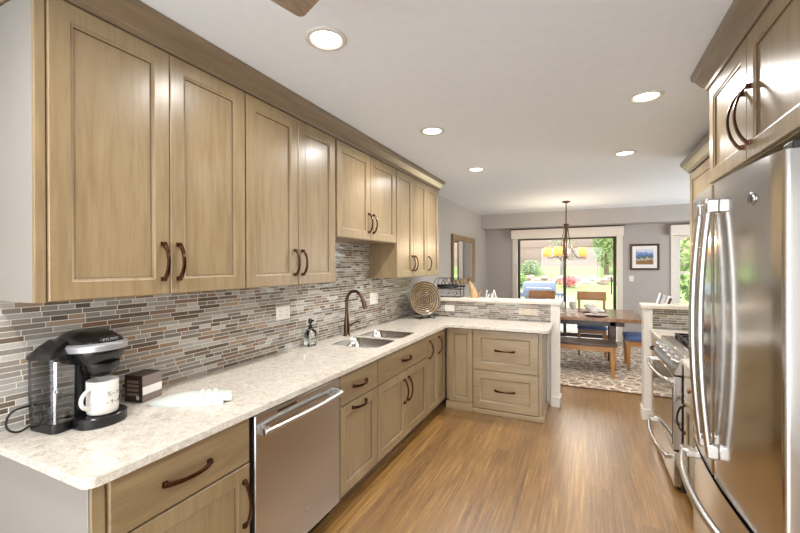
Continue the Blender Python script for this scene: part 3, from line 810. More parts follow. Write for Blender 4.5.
box('toe_kick', M['black_matte'], t, RX + 0.05, RX + 0.08, RY0 + 0.01, RY1 - 0.01, 0, 0.03)
for par, zz in ((od, 0.742), (sd, 0.215)):
    w = MB(); pts = []
    for i in range(21):
        s = i / 20 * 2 - 1; pts.append((RX - 0.035 - 0.04 * (1 - s * s), (RY0 + RY1) / 2 + s * 0.375, zz))
    w.tube(pts, 0.0125, 12)
    for s in (-0.365, 0.365): w.box(RX - 0.045, RX + 0.002, (RY0 + RY1) / 2 + s - 0.022, (RY0 + RY1) / 2 + s + 0.022, zz - 0.014, zz + 0.014)
    w.build('handle', M['chrome'], par, 0.003)

# ---------------------------------------------------------------- ceiling fittings
lamps = [(-1.112, 1.537, 'recessed ceiling light beside the fan blade, largest in view'), (-1.105, 2.953, 'recessed ceiling light above the short sink cabinet'), (-1.10, 4.353, 'recessed ceiling light near the far end of the crown molding'),
         (0.36, 2.947, 'recessed ceiling light in front of the cabinet over the refrigerator'), (0.358, 4.355, 'recessed ceiling light nearest the right half wall')]
proto = None
def lamp_light(parent, loc, w_):
    l = bpy.data.objects.new('lamp', bpy.data.lights.new('lamp', 'AREA')); C.objects.link(l)
    l.data.shape = 'DISK'; l.data.size = 0.125; l.data.energy = w_; l.data.color = (1, 0.97, 0.94); l.data.spread = math.radians(160)
    l.parent = parent; l.location = loc
for i, (x, y, lab) in enumerate(lamps + [(-1.11, 0.12, None), (0.36, 0.12, None)]):  # last two fixtures are unseen, added to repeat the row for light
    if i == 0:
        proto = thing('recessed_light', lab, 'ceiling light', (x, y, ZC), 'recessed ceiling lights'); r = proto
        MB().lathe([(0.070, 0.0), (0.070, -0.003), (0.078, -0.010), (0.094, -0.008), (0.100, -0.0005)], (x, y, ZC), 32, cap=False).build('trim_ring', M['ceramic'], proto)
        MB().lathe([(0.071, -0.0005), (0.071, -0.002)], (x, y, ZC), 28).build('lens', M['lens'], proto)
    else:
        r = dup(proto, (x, y, ZC), lab or 'recessed ceiling light added above the camera, out of view')
    lamp_light(r, (0, 0, -0.012), LAMP_W)

# ceiling fan, only a blade tip in view
fcx, fcy, fz_ = -0.30, 0.745, 2.40
t = thing('ceiling_fan', 'ceiling fan with a grey wood blade tip showing at the top edge', 'ceiling fan', (fcx, fcy, ZC))
MB().lathe([(0.07, ZC), (0.07, ZC - 0.04), (0.015, ZC - 0.06), (0.015, 2.5), (0.09, 2.48), (0.11, 2.42), (0.08, 2.37), (0.02, 2.36)], (fcx, fcy, 0), 24).build('motor', M['bronze_dark'], t)
a0 = math.atan2(0.387, -0.922)
for k in range(3):
    a = a0 + k * 2 * PI / 3; ax = Vector((math.cos(a), math.sin(a), 0)); sd_ = Vector((-math.sin(a), math.cos(a), 0.12)).normalized()
    o = Vector((fcx, fcy, fz_)); out = []
    for rr, hw in ((0.12, 0.05), (0.3, 0.064), (0.625, 0.074), (0.64, 0.07), (0.648, 0.06), (0.65, 0.05)): out.append((rr, hw))
    poly = [o + ax * rr + sd_ * hw for rr, hw in out] + [o + ax * rr - sd_ * hw for rr, hw in out[::-1]]
    MB().prism(poly, (0, 0, 0.009)).build('blade', M['fan_wood'], t, 0.002)

# ---------------------------------------------------------------- dining room
# sliding door
t = bpy.data.objects.new('door_1', None); C.objects.link(t); t['kind'] = 'structure'; t['_o'] = (0, 0, 0)
w = MB()
for a, b, z0, z1 in ((DX0 - 0.09, DX0 + 0.01, 0, DZ + 0.1), (DX1 - 0.01, DX1 + 0.09, 0, DZ + 0.1), (DX0 + 0.01, DX1 - 0.01, DZ - 0.01, DZ + 0.1)): w.box(a, b, YF - 0.02, YF + 0.02, z0, z1)
w.build('door_casing', M['trim'], t, 0.004)
for nm, x0, x1, yy in (('door_panel', DX0 + 0.012, -0.35, YF + 0.06), ('door_panel', -0.41, DX1 - 0.012, YF + 0.10)):
    w = MB(); s = 0.055
    w.box(x0, x0 + s, yy, yy + 0.035, 0.02, DZ - 0.012); w.box(x1 - s, x1, yy, yy + 0.035, 0.02, DZ - 0.012)
    w.box(x0 + s, x1 - s, yy, yy + 0.035, 0.02, 0.10); w.box(x0 + s, x1 - s, yy, yy + 0.035, DZ - 0.07, DZ - 0.012)
    p = w.build(nm, M['dark_metal'], t, 0.003)
    box('glass', M['glass'], p, x0 + s - 0.004, x1 - s + 0.004, yy + 0.014, yy + 0.02, 0.095, DZ - 0.065)
w = MB(); w.tube([(DX1 - 0.10, YF + 0.10, 0.95), (DX1 - 0.10, YF + 0.06, 0.97), (DX1 - 0.10, YF + 0.06, 1.27), (DX1 - 0.10, YF + 0.10, 1.29)], 0.011, 8)
w.build('handle', M['dark_metal'], t)
v = tag(MB().box(-1.455, 0.70, 8.80, YF - 0.021, 2.115, 2.31).build('blind_valance', M['shade_fabric'], None, 0.006), 'long cream blind valance above the sliding glass door', 'blind')
w = MB(); w.tube([(-1.47, 8.79, 2.322), (0.72, 8.79, 2.322)], 0.009, 8)  # dark tube drawn in place of the shadow gap under the beam
tag(w.build('valance_shadow_line', M['bronze_dark']), 'thin dark shadow line along the top of the door valance', 'shadow line')
# window
t = bpy.data.objects.new('window_1', None); C.objects.link(t); t['kind'] = 'structure'; t['_o'] = (0, 0, 0)
w = MB()
for a, b, z0, z1 in ((WX0 - 0.11, WX0, WZ0 - 0.1, WZ1 + 0.02), (WX1, WX1 + 0.11, WZ0 - 0.1, WZ1 + 0.02), (WX0 - 0.14, WX1 + 0.14, WZ0 - 0.06, WZ0)): w.box(a, b, YF - 0.025, YF + 0.02, z0, z1)
w.build('window_casing', M['trim'], t, 0.004)
w = MB(); s = 0.05; yy = YF + 0.06
for a, b, z0, z1 in ((WX0, WX0 + s, WZ0, WZ1), (WX1 - s, WX1, WZ0, WZ1), (WX0 + s, WX1 - s, WZ0, WZ0 + s), (WX0 + s, WX1 - s, WZ1 - s, WZ1), (WX0 + s, WX1 - s, 1.37, 1.42)): w.box(a, b, yy, yy + 0.04, z0, z1)
f = w.build('window_sash', M['trim'], t, 0.003)
box('window_glass', M['glass'], f, WX0 + s - 0.004, WX1 - s + 0.004, yy + 0.016, yy + 0.022, WZ0 + s - 0.004, WZ1 - s + 0.004)
tag(MB().box(WX0 - 0.13, WX1 + 0.13, 8.82, YF - 0.026, 2.09, 2.29).build('blind_valance', M['shade_fabric'], None, 0.006), 'cream blind valance above the window right of the picture', 'blind')
# mirror on the left wall
my0, my1, mz0, mz1 = 6.3, 7.74, 1.20, 2.075
t = thing('wall_mirror', 'tall brown-framed mirror on the dining room wall', 'mirror', (XW, 7.02, mz0))
Pm = [(0, 0), (0.045, 0), (0.045, 0.03), (0.03, 0.09), (0.012, 0.10), (0, 0.10)]
loops = []
for (y, z, sy_, sz) in ((my0, mz0, 1, 1), (my1, mz0, -1, 1), (my1, mz1, -1, -1), (my0, mz1, 1, -1)):
    loops.append([Vector((XW + d_, y + sy_ * i_, z + sz * i_)) for d_, i_ in Pm])
MB().loft(loops, closed=True).build('frame', M['frame_wood'], t, 0, ang=20)
box('mirror_glass', M['mirror'], t, XW + 0.002, XW + 0.012, my0 + 0.095, my1 - 0.095, mz0 + 0.095, mz1 - 0.095)
# picture
px0, px1, pz0, pz1 = 0.82, 1.31, 1.44, 1.95
t = thing('framed_picture', 'small framed landscape picture on the far wall', 'picture', ((px0 + px1) / 2, YF, pz0))
loops = []
for (x, z, sx_, sz) in ((px0, pz0, 1, 1), (px1, pz0, -1, 1), (px1, pz1, -1, -1), (px0, pz1, 1, -1)):
    loops.append([Vector((x + sx_ * i_, YF - d_, z + sz * i_)) for d_, i_ in ((0, 0), (0.028, 0), (0.028, 0.02), (0.015, 0.038), (0, 0.038))])
MB().loft(loops, closed=True).build('frame', M['picture_wood'], t, 0, ang=20)
box('mat_board', M['paper'], t, px0 + 0.034, px1 - 0.034, YF - 0.010, YF - 0.001, pz0 + 0.034, pz1 - 0.034)
box('print', M['print'], t, px0 + 0.10, px1 - 0.10, YF - 0.0125, YF - 0.0101, pz0 + 0.11, pz1 - 0.10)
t = thing('light_switch', 'white light switch on the far wall below the picture', 'switch', (0.845, YF, 1.27))
slab_mesh((0.805, YF, 1.215), X_, -Y_, 0.075, 0.115, 0.006).build('cover_plate', M['outlet'], t)
box('rocker', M['outlet'], t, 0.828, 0.857, YF - 0.010, YF - 0.005, 1.24, 1.305, 0.002)

# rug
w = MB(); w.box(-1.7, 1.75, 5.42, 8.45, 0.0005, 0.010)
rg = thing('area_rug', 'beige and brown patterned rug beneath the dining table', 'rug', (0, 6.9, 0))
w.build('pile', M['rug'], rg, 0.004)
w = MB()
for a, b, c_, d_ in ((-1.72, 1.77, 5.40, 5.42), (-1.72, 1.77, 8.45, 8.47), (-1.72, -1.7, 5.42, 8.45), (1.75, 1.77, 5.42, 8.45)): w.box(a, b, c_, d_, 0.0005, 0.011)
w.build('binding', M['rug_edge'], rg, 0.003)
ZR = 0.0105
# table
TX0, TX1, TY0, TY1, TZ = -1.35, 0.745, 6.34, 7.66, 0.775
t = thing('dining_table', 'long rectangular wooden dining table with glossy plank top', 'table', (-0.3, 6.83, ZR))
w = MB()
for i in range(6):
    a = TX0 + (TX1 - TX0) * i / 6; w.box(a + 0.001, TX0 + (TX1 - TX0) * (i + 1) / 6 - 0.001, TY0, TY1, TZ - 0.05, TZ)
w.build('tabletop', M['table_wood'], t, 0.003)
box('apron', M['dark_wood'], t, TX0 + 0.2, TX1 - 0.22, TY0 + 0.14, 7.2, TZ - 0.13, TZ - 0.052, 0.003)
for x in (TX0 + 0.28, TX1 - 0.37):
    for y in (TY0 + 0.18, 7.08):
        box('leg', M['dark_wood'], t, x - 0.04, x + 0.04, y - 0.04, y + 0.04, ZR, TZ - 0.052, 0.004)
# bench
t = thing('dining_bench', 'long wooden bench with dark seat in front of the table', 'bench', (-0.4, 6.15, ZR))
BX0, BX1, BY0, BY1 = -1.22, 0.40, 5.95, 6.32
w = MB(); w.box(BX0, BX1, BY0, BY1, 0.435, 0.475); w.build('seat', M['dark_wood'], t, 0.006)
w = MB(); w.box(BX0 + 0.03, BX1 - 0.03, BY0 + 0.012, BY0 + 0.034, 0.365, 0.434); w.box(BX0 + 0.03, BX1 - 0.03, BY1 - 0.034, BY1 - 0.012, 0.365, 0.434); w.build('apron', M['oak_x'], t, 0.002)
for x in (BX0 + 0.05, BX1 - 0.05):
    for y in (BY0 + 0.04, BY1 - 0.04):
        w = MB(); w.loft([[Vector((x + a * r, y + b * r, z)) for a, b in ((-1, -1), (1, -1), (1, 1), (-1, 1))] for z, r in ((ZR, 0.02), (0.3, 0.03), (0.434, 0.032))]); w.build('leg', M['oak'], t, 0.002)
# chairs
def leg(t, x, y, z1, r0=0.016, r1=0.022, lean=(0, 0), mat=None):
    w = MB(); w.loft([[Vector((x + a * r + lean[0] * k, y + b * r + lean[1] * k, z)) for a, b in ((-1, -1), (1, -1), (1, 1), (-1, 1))] for z, r, k in ((0, r0, 0), (z1 * 0.5, r1, 0.15), (z1, r1 * 0.9, 1))])
    return w.build('leg', mat or M['oak'], t, 0.002)
def chair(label, loc, rz):
    t = thing('dining_chair', label, 'chair', (0, 0, 0), 'oak dining chairs')
    for x in (-0.2, 0.2):
        leg(t, x, -0.2, 0.44); leg(t, x, 0.2, 1.02, lean=(0, 0.09))
    w = MB()
    w.box(-0.2, 0.2, -0.215, -0.195, 0.375, 0.44); w.box(-0.2, 0.2, 0.19, 0.21, 0.375, 0.44); w.box(-0.215, -0.195, -0.19, 0.19, 0.375, 0.44); w.box(0.195, 0.215, -0.19, 0.19, 0.375, 0.44)
    w.build('seat_frame', M['oak_x'], t, 0.002)
    w = MB(); w.loft([rrect(-a, a, -b_, b_ * 0.92, 0.05, z, 4) for a, b_, z in ((0.222, 0.232, 0.441), (0.232, 0.24, 0.46), (0.225, 0.232, 0.485), (0.18, 0.19, 0.497))])
    w.build('seat_cushion', M['navy'], t, 0, ang=60)
    for z0, z1 in ((0.90, 1.055), (0.66, 0.72)):
        k0, k1 = z0 / 1.02 * 0.09, z1 / 1.02 * 0.09; N_ = 8; lp = []
        for i in range(N_ + 1):
            x = -0.235 + 0.47 * i / N_; cv = 0.02 * (1 - (x / 0.235) ** 2)
            lp.append([Vector((x, 0.175 + k0 + cv, z0)), Vector((x, 0.2 + k0 + cv, z0)), Vector((x, 0.2 + k1 + cv, z1)), Vector((x, 0.175 + k1 + cv, z1))])
        MB().loft(lp).build('top_rail' if z0 > 0.8 else 'lower_rail', M['oak_x'], t, 0.003)
    t.location = loc; t.rotation_euler = (0, 0, rz); return t
c1 = chair('oak chair behind the table with a navy cushion, right of its twin', (0.115, 7.52, ZR), 0)
dup(c1, (-0.73, 7.54, ZR), 'oak chair behind the table, its top rail in front of the barbecue')
t = thing('upholstered_stool', 'oak stool with navy cushion at the right end of the table', 'stool', (0.80, 6.74, ZR))
t['_o'] = (0.80, 6.74, 0); 
for x in (0.575, 1.02):
    for y in (6.51, 6.97):
        w = MB(); w.loft([[Vector((x + a * r, y + b * r, z)) for a, b in ((-1, -1), (1, -1), (1, 1), (-1, 1))] for z, r in ((0, 0.018), (0.25, 0.025), (0.435, 0.026))]); w.build('leg', M['oak'], t, 0.002)
w = MB()
w.box(0.575, 1.02, 6.49, 6.51, 0.36, 0.435); w.box(0.575, 1.02, 6.97, 6.99, 0.36, 0.435); w.box(0.555, 0.575, 6.51, 6.97, 0.36, 0.435); w.box(1.02, 1.04, 6.51, 6.97, 0.36, 0.435)
w.build('seat_frame', M['oak_x'], t, 0.002)
w = MB(); w.loft([rrect(0.545 - d_, 1.05 + d_, 6.475 - d_, 7.005 + d_, 0.05, z, 4) for d_, z in ((0, 0.436), (0.012, 0.455), (0.008, 0.485), (-0.03, 0.50))])
w.build('seat_cushion', M['navy'], t, 0, ang=60)

# place settings
def setting(cx, cy, lab):
    t = thing('dinner_plate', 'brown stoneware plate on the table, ' + lab, 'plate', (cx, cy, TZ), 'place settings')
    MB().lathe([(0.09, 0.0), (0.10, 0.004), (0.165, 0.018), (0.168, 0.022), (0.10, 0.009), (0.02, 0.008)], (cx, cy, TZ), 32).build('plate_body', M['plate_clay'], t)
    n = MB(); random.seed(int(cx * 100))
    for k in range(5):
        a = k * 1.3 + 0.3; q = Vector((cx + 0.05 * math.cos(a), cy + 0.05 * math.sin(a), TZ + 0.075 + 0.012 * (k % 3)))
        n.ball(q, (0.07, 0.045, 0.03 + 0.012 * (k % 2)), 10, 6)
    tag(n.build('napkin', M['napkin'], None, 0, ang=60), 'white gathered napkin on the plate, ' + lab, 'napkin', 'napkins on the plates')
setting(0.16, 6.62, 'nearest the kitchen')
setting(0.10, 7.10, 'in front of the cushioned chair')
def goblet(x, y, lab):
    t = thing('goblet', lab, 'glass', (x, y, TZ), 'goblets')
    MB().lathe([(0.036, 0.0), (0.034, 0.004), (0.008, 0.01), (0.007, 0.06)], (x, y, TZ), 18).build('stem', M['cream_glass'], t)
    MB().lathe([(0.008, 0.06), (0.04, 0.075), (0.052, 0.11), (0.052, 0.15), (0.046, 0.178), (0.043, 0.178), (0.048, 0.15), (0.047, 0.11), (0.03, 0.082)], (x, y, TZ), 20).build('bowl', M['cream_glass'], t)
goblet(-0.33, 6.82, 'pale goblet on the table, left of the pair')
goblet(-0.17, 6.86, 'pale goblet on the table, nearer the folded napkins')

# chandelier
chx, chy = -0.28, 7.24
t = thing('chandelier', 'bronze chandelier with three glowing amber glass shades', 'chandelier', (chx, chy, ZC))
MB().lathe([(0.065, ZC), (0.068, ZC - 0.012), (0.03, ZC - 0.03), (0.008, ZC - 0.035)], (chx, chy, 0), 24).build('canopy', M['bronze_dark'], t)
MB().tube([(chx, chy, ZC - 0.03), (chx, chy, 2.24)], 0.009, 10).build('stem', M['bronze_dark'], t)
MB().lathe([(0.01, 2.26), (0.045, 2.245), (0.05, 2.225), (0.022, 2.21), (0.016, 1.72), (0.03, 1.70), (0.026, 1.67), (0.006, 1.65)], (chx, chy, 0), 20).build('hub', M['bronze_dark'], t)
cr, cf = Vector((1, 0, 0)), Vector((0, 1, 0))
for a in (160, 250, 40):
    a = math.radians(a); dr_ = cr * math.cos(a) + cf * math.sin(a); B = Vector((chx, chy, 0))
    w = MB()
    w.tube([B + dr_ * 0.02 + Z_ * 2.23, B + dr_ * 0.045 + Z_ * 2.1, B + dr_ * 0.08 + Z_ * 1.9, B + dr_ * 0.16 + Z_ * 1.73, B + dr_ * 0.25 + Z_ * 1.665, B + dr_ * 0.32 + Z_ * 1.675, B + dr_ * 0.33 + Z_ * 1.69], 0.007, 8)
    w.tube([B + dr_ * 0.015 + Z_ * 1.69, B + dr_ * 0.12 + Z_ * 1.70, B + dr_ * 0.25 + Z_ * 1.668], 0.005, 8)
    w.build('arm', M['bronze_dark'], t)
    q = B + dr_ * 0.33
    s = MB(); s.lathe([(0.03, 1.69), (0.058, 1.70), (0.066, 1.72), (0.066, 1.845), (0.062, 1.845), (0.062, 1.722), (0.03, 1.70)], (q.x, q.y, 0), 20)
    so = s.build('lamp_shade', M['amber'], t)
    MB().ball((q.x, q.y, 1.79), (0.03, 0.03, 0.04), 12, 8).build('bulb', M['bulb'], so)
    l = bpy.data.objects.new('lamp', bpy.data.lights.new('lamp', 'POINT')); C.objects.link(l)
    l.data.energy = 6; l.data.color = (1, 0.8, 0.55); l.data.shadow_soft_size = 0.04; l.parent = t; l.location = Vector((q.x, q.y, 1.9)) - Vector((chx, chy, ZC))

# ---------------------------------------------------------------- things on the counters and caps
# coffee maker
ox, oy, oz = -1.838, 0.890, 0.914
t = thing('coffee_maker', 'black single-serve pod coffee maker with smoked water tank', 'coffee maker', (ox, oy, oz))
def loc(x, y, z): return Vector((ox + x, oy + y, oz + z))
w = MB(); w.loft([[p + Vector((ox, oy, oz)) for p in rrect(-0.15, 0.005, -0.045, 0.11, 0.03, z)] for z in (0.0, 0.30)])
w.build('column', M['black'], t)
w = MB(); lp = []
for z, e in ((0.0, 0), (0.036, 0), (0.042, -0.005)):
    l = [loc(0.0, 0.11 + e, z)]
    l = [loc(0.031, -0.07 - e, z)] + [loc(0.064 + (0.074 + e) * math.cos(a), 0.02 + (0.09 + e) * math.sin(a), z) for a in [-PI / 2 + PI * i / 14 for i in range(15)]] + [loc(0.006, 0.11 + e, z)]
    lp.append(l)
tr = MB().loft(lp).build('drip_tray', M['black'], t, 0.003)
w = MB()
for i in range(7): w.box(ox + 0.03 + i * 0.014, ox + 0.036 + i * 0.014, oy - 0.015, oy + 0.09, oz + 0.042, oz + 0.044)
w.build('grate', M['black_matte'], tr)
# water tank on the near side
w = MB(); w.loft([[p + Vector((ox, oy, oz)) for p in rrect(-0.14 + e, 0.03 - e, -0.135 + e, -0.048, 0.028, z)] for z, e in ((0.0, 0.004), (0.036, 0.004))])
w.build('tank_base', M['black'], t, 0.003)
w = MB(); w.loft([[p + Vector((ox, oy, oz)) for p in rrect(-0.14 + e, 0.03 - e, -0.135 + e, -0.048, 0.028, z)] for z, e in ((0.037, 0.002), (0.12, 0.0), (0.262, 0.0))])
tk = w.build('water_tank', M['smoke'], t)
w = MB(); w.loft([[p + Vector((ox, oy, oz)) for p in rrect(-0.135 + e, 0.025 - e, -0.130 + e, -0.052, 0.024, z)] for z, e in ((0.04, 0.002), (0.118, 0.0))])
w.build('water', M['water'], tk)
w = MB(); w.loft([[p + Vector((ox, oy, oz)) for p in rrect(-0.145 + e * 0.6, 0.036 - e * 0.9, -0.140 + e * 1.7, -0.044, 0.03 - e * 0.4, z)] for z, e in ((0.263, 0.0), (0.272, 0.0), (0.305, 0.022), (0.325, 0.04))])
w.build('tank_lid', M['black'], t, 0.002)
# head
w = MB(); lp = []
for z, xf, yh, xb in ((0.235, 0.10, 0.074, -0.14), (0.27, 0.125, 0.086, -0.15), (0.30, 0.125, 0.088, -0.152), (0.325, 0.10, 0.082, -0.145), (0.345, 0.05, 0.066, -0.12), (0.355, 0.0, 0.04, -0.09)):
    l = []
    for i in range(28):
        a = 2 * PI * i / 28
        ca, sa = math.cos(a), math.sin(a)
        xx = (xf if ca > 0 else -xb) * (abs(ca) ** 0.7) * (1 if ca > 0 else -1)
        l.append(loc(xx, 0.022 + yh * 1.06 * (abs(sa) ** 0.75) * (1 if sa > 0 else -1), z))
    lp.append(l)
hd = MB().loft(lp).build('brew_head', M['black'], t, 0, ang=50)
# silver lever wrapped around the head
w = MB(); lp = []
for i in range(21):
    a = -PI * 0.62 + PI * 1.24 * i / 20; p = loc(0.012 + 0.128 * math.cos(a), 0.022 + 0.102 * math.sin(a), 0.297 + 0.006 * math.cos(a))
    n_ = Vector((math.cos(a), math.sin(a), 0)); hh = 0.016
    lp.append([p - n_ * 0.012 - Z_ * hh, p + n_ * 0.004 - Z_ * hh, p + n_ * 0.006 + Z_ * hh * 0.4, p - n_ * 0.006 + Z_ * hh])
MB().loft(lp).build('lever', M['grey_plastic'], t, 0.002)
w = MB(); w.loft([[loc(0.01 + a_, 0.022 + b_, z) for a_, b_ in ((-0.01, -0.04), (0.108, -0.04), (0.108, 0.04), (-0.01, 0.04))] for z, in ((0.318,),)] + [[loc(0.008 + a_, 0.022 + b_, z) for a_, b_ in ((-0.01, -0.035), (0.10, -0.035), (0.10, 0.035), (-0.01, 0.035))] for z in (0.334,)])
w.build('top_plate', M['black'], t, 0.006)
fc = bpy.data.curves.new('lettering', 'FONT'); fc.body = 'KEURIG'; fc.size = 0.0165; fc.extrude = 0.004; fc.align_x = 'CENTER'; fc.space_character = 1.1
fo = bpy.data.objects.new('text_source', fc); C.objects.link(fo)
bpy.context.view_layer.update()
fm = bpy.data.meshes.new_from_object(fo.evaluated_get(bpy.context.evaluated_depsgraph_get())); bpy.data.objects.remove(fo)
fm.materials.clear(); fm.materials.append(M['grey_plastic'])
lg = bpy.data.objects.new('lettering', fm); C.objects.link(lg)
lg.parent = t; lg.location = (0.1125, 0.022, 0.3195); lg.rotation_euler = (PI / 2, 0, PI / 2)
MB().lathe([(0.035, 0.182), (0.052, 0.192), (0.062, 0.214), (0.064, 0.236)], loc(0.055, 0.022, 0), 24).build('nozzle_housing', M['black'], t, 0, ang=50)
pts = [loc(-0.14, -0.02, 0.03), loc(-0.15, -0.10, 0.012), loc(-0.125, -0.165, 0.008), loc(-0.13, -0.195, 0.035), loc(-0.142, -0.18, 0.075), loc(-0.150, -0.13, 0.085), loc(-0.152, -0.03, 0.07)]
w = MB(); sm = []
for i in range(len(pts) - 1):
    p0 = pts[max(i - 1, 0)]; p1 = pts[i]; p2 = pts[i + 1]; p3 = pts[min(i + 2, len(pts) - 1)]
    for k in range(6):
        u = k / 6; sm.append(0.5 * ((2 * p1) + (p2 - p0) * u + (2 * p0 - 5 * p1 + 4 * p2 - p3) * u * u + (3 * p1 - p0 - 3 * p2 + p3) * u ** 3))
w.tube(sm + [pts[-1]], 0.004, 8).build('power_cord', M['black_matte'], t)
t.rotation_euler = (0, 0, math.radians(6)); t.scale = (0.97, 1, 1.05)
# mug
mx, my_, mz_ = -1.766, 0.912, 0.9615
t = thing('coffee_mug', 'white mug with grey lettering on the coffee maker tray', 'mug', (mx, my_, mz_))
MB().lathe([(0.048, 0), (0.052, 0.003), (0.054, 0.02), (0.0545, 0.128), (0.053, 0.131), (0.050, 0.128), (0.049, 0.02), (0.03, 0.012)], (mx, my_, mz_), 32).build('cup', M['ceramic'], t, 0, ang=50)
d_ = Vector((-0.30, -0.95, 0)).normalized(); pts = []
d_ = Vector((0.26, -0.96, 0)).normalized()
for i in range(13):
    a = -PI / 2 + PI * i / 12; pts.append(Vector((mx, my_, mz_ + 0.066)) + d_ * (0.048 + 0.042 * math.cos(a)) + Z_ * 0.038 * math.sin(a))
MB().tube(pts, 0.0075, 10).build('mug_handle', M['ceramic'], t)
def cyl_text(parent, txt, ang0, z, size):
    """simple stroke lettering wrapped on the mug wall"""
    G = {'S': [(1, .9, .5, 1), (.5, 1, 0, .8), (0, .8, .5, .55), (.5, .55, 1, .25), (1, .25, .5, 0), (.5, 0, 0, .1)], 't': [(.5, 1, .5, 0), (.1, .7, .9, .7)], 'a': [(1, .6, .2, .6), (.2, .6, 0, .2), (0, .2, .9, .1), (1, .6, 1, 0)],
         'r': [(.2, .6, .2, 0), (.2, .4, .9, .6)], 'd': [(1, 1, 1, 0), (1, .5, .2, .5), (.2, .5, .2, 0), (.2, 0, 1, 0)], 'y': [(0, .6, .5, .1), (1, .6, .2, -.4)], '-': [(0, .4, 1, .4)], 'l': [(.4, 1, .4, 0)], 'c': [(1, .6, .2, .5), (.2, .5, .2, .1), (.2, .1, 1, 0)]}
    b = MB(); R2 = 0.0548
    for i, ch in enumerate(txt):
        for (x0, y0, x1, y1) in G.get(ch, []):
            q = []
            for (x, y) in ((x0, y0), (x1, y1)):
                a = ang0 + (i * 1.35 + x) * size / R2
                q.append(Vector((mx + R2 * math.cos(a), my_ + R2 * math.sin(a), z + y * size * 1.2)))
            b.tube(q, 0.0009, 5)
    b.build('lettering', M['ink'], parent)
cyl_text(t, 'S-t-a', -0.2, mz_ + 0.072, 0.013)
cyl_text(t, '-t-d-y', -0.3, mz_ + 0.04, 0.012)
# brown carton of pods
bx, by = -1.915, 1.165
t = thing('pod_carton', 'small dark brown carton with pale band beside the coffee maker', 'box', (bx, by, 0.914))
t['_o'] = (0, 0, 0)
w = MB(); w.box(-0.05, 0.05, -0.055, 0.055, 0.001, 0.125); w.build('carton_body', M['carton'], t, 0.002)
w = MB(); w.box(0.0502, 0.0512, -0.054, 0.054, 0.004, 0.122); w.build('side_print', M['carton_grey'], t)
w = MB(); w.box(0.0513, 0.0520, -0.054, 0.054, 0.035, 0.072); w.build('band', M['napkin'], t)
w = MB()
for zz in (0.095, 0.076, 0.057, 0.036):
    w.box(-0.036, 0.03, -0.0562, -0.0552, zz - 0.006, zz + 0.006)
w.build('print_lines', M['carton_ink'], t, 0.0)
w = MB(); w.box(0.018, 0.034, -0.0566, -0.0563, 0.014, 0.03); w.build('print_mark', M['napkin'], t)
t.rotation_euler = (0, 0, math.radians(12))
# folded towel, rolled at one end
a_, b_ = Vector((-1.80, 1.115, 0.9145)), Vector((-1.535, 1.35, 0.9145))
ax = (b_ - a_).normalized(); sd_ = Vector((ax.y, -ax.x, 0))
t = thing('dish_towel', 'pale mint dish towel folded and rolled on the counter', 'towel', a_)
lp = []
L_ = (b_ - a_).length
for i in range(15):
    s = i / 14; hw = 0.012 + 0.085 * math.sin(min(s * 1.7, 1.35)) * (1 - 0.15 * s); h = 0.006 + 0.034 * math.sin(PI * min(s * 0.8 + 0.05, 1))
    c_ = a_ + ax * (s * L_ * 0.92); lp.append([c_ + sd_ * (hw * math.cos(th)) + Z_ * (max(math.sin(th), 0) * h + 0.003 * math.sin(3 * th + 5 * s)* (1 if math.sin(th) > 0.2 else 0)) for th in [2 * PI * k / 20 for k in range(20)]])
MB().loft(lp).build('folded_cloth', M['towel'], t, 0, ang=70)
for s0 in (0.62, 0.70, 0.78):
    c_ = a_ + ax * (s0 * L_); w = MB(); loops = []
    for i in range(5):
        q = c_ + ax * (i - 2) * 0.008
        loops.append([q + sd_ * ((0.078 - 0.010 * abs(i - 2) / 2) * math.cos(th)) + Z_ * (0.003 + max(math.sin(th), -0.05) * (0.047 - 0.006 * abs(i - 2))) for th in [2 * PI * k / 20 for k in range(20)]])
    w.loft(loops); w.build('fold', M['towel'], t, 0, ang=70)
w = MB(); w.tube([a_ + ax * (0.70 * L_) + sd_ * 0.035 + Z_ * 0.026, a_ + ax * (0.86 * L_) + sd_ * 0.045 + Z_ * 0.022, a_ + ax * (1.02 * L_) + sd_ * 0.05 + Z_ * 0.018], [0.024, 0.021, 0.016], 12)
w.build('rolled_end', M['towel'], t, 0, ang=70)
w = MB(); w.prism([a_ + ax * (0.6 * L_) - sd_ * 0.07 + Z_ * 0.002, a_ + ax * (1.0 * L_) - sd_ * 0.02 + Z_ * 0.002, a_ + ax * (0.97 * L_) + sd_ * 0.02 + Z_ * 0.002, a_ + ax * (0.6 * L_) + sd_ * 0.03 + Z_ * 0.002], (0, 0, 0.03))
w.build('corner_flap', M['towel'], t, 0.008)

# woven spiral plate leaning in the corner, with a small easel
pc = Vector((-1.745, 4.36, 1.150)); Rp = 0.206
t = thing('decorative_plate', 'large brown and grey spiral plate on a stand in the counter corner', 'plate', (pc.x, pc.y, 0.914))
n_ = Vector((0.73, -0.68, 0.22)).normalized()
w = MB(); w.lathe([(0.001, 0.0), (0.08, 0.002), (0.15, 0.014), (Rp - 0.004, 0.032), (Rp, 0.036), (Rp - 0.002, 0.028), (0.15, 0.006), (0.08, -0.008), (0.001, -0.010)], (0, 0, 0), 48)
me_o = w.build('woven_disc', M['spiral'], None, 0, ang=60)
me_o.data.transform(Matrix.Translation(me_o.location)); me_o.location = (0, 0, 0)
me_o.parent = t
me_o.rotation_mode = 'QUATERNION'; me_o.rotation_quaternion = n_.to_track_quat('Z', 'Y')
me_o.location = pc - Vector((pc.x, pc.y, 0.914))
sdv = Vector((0.68, 0.73, 0)).normalized(); bk = Vector((n_.x, n_.y, 0)).normalized()
w = MB()
base = Vector((pc.x, pc.y, 0.918))
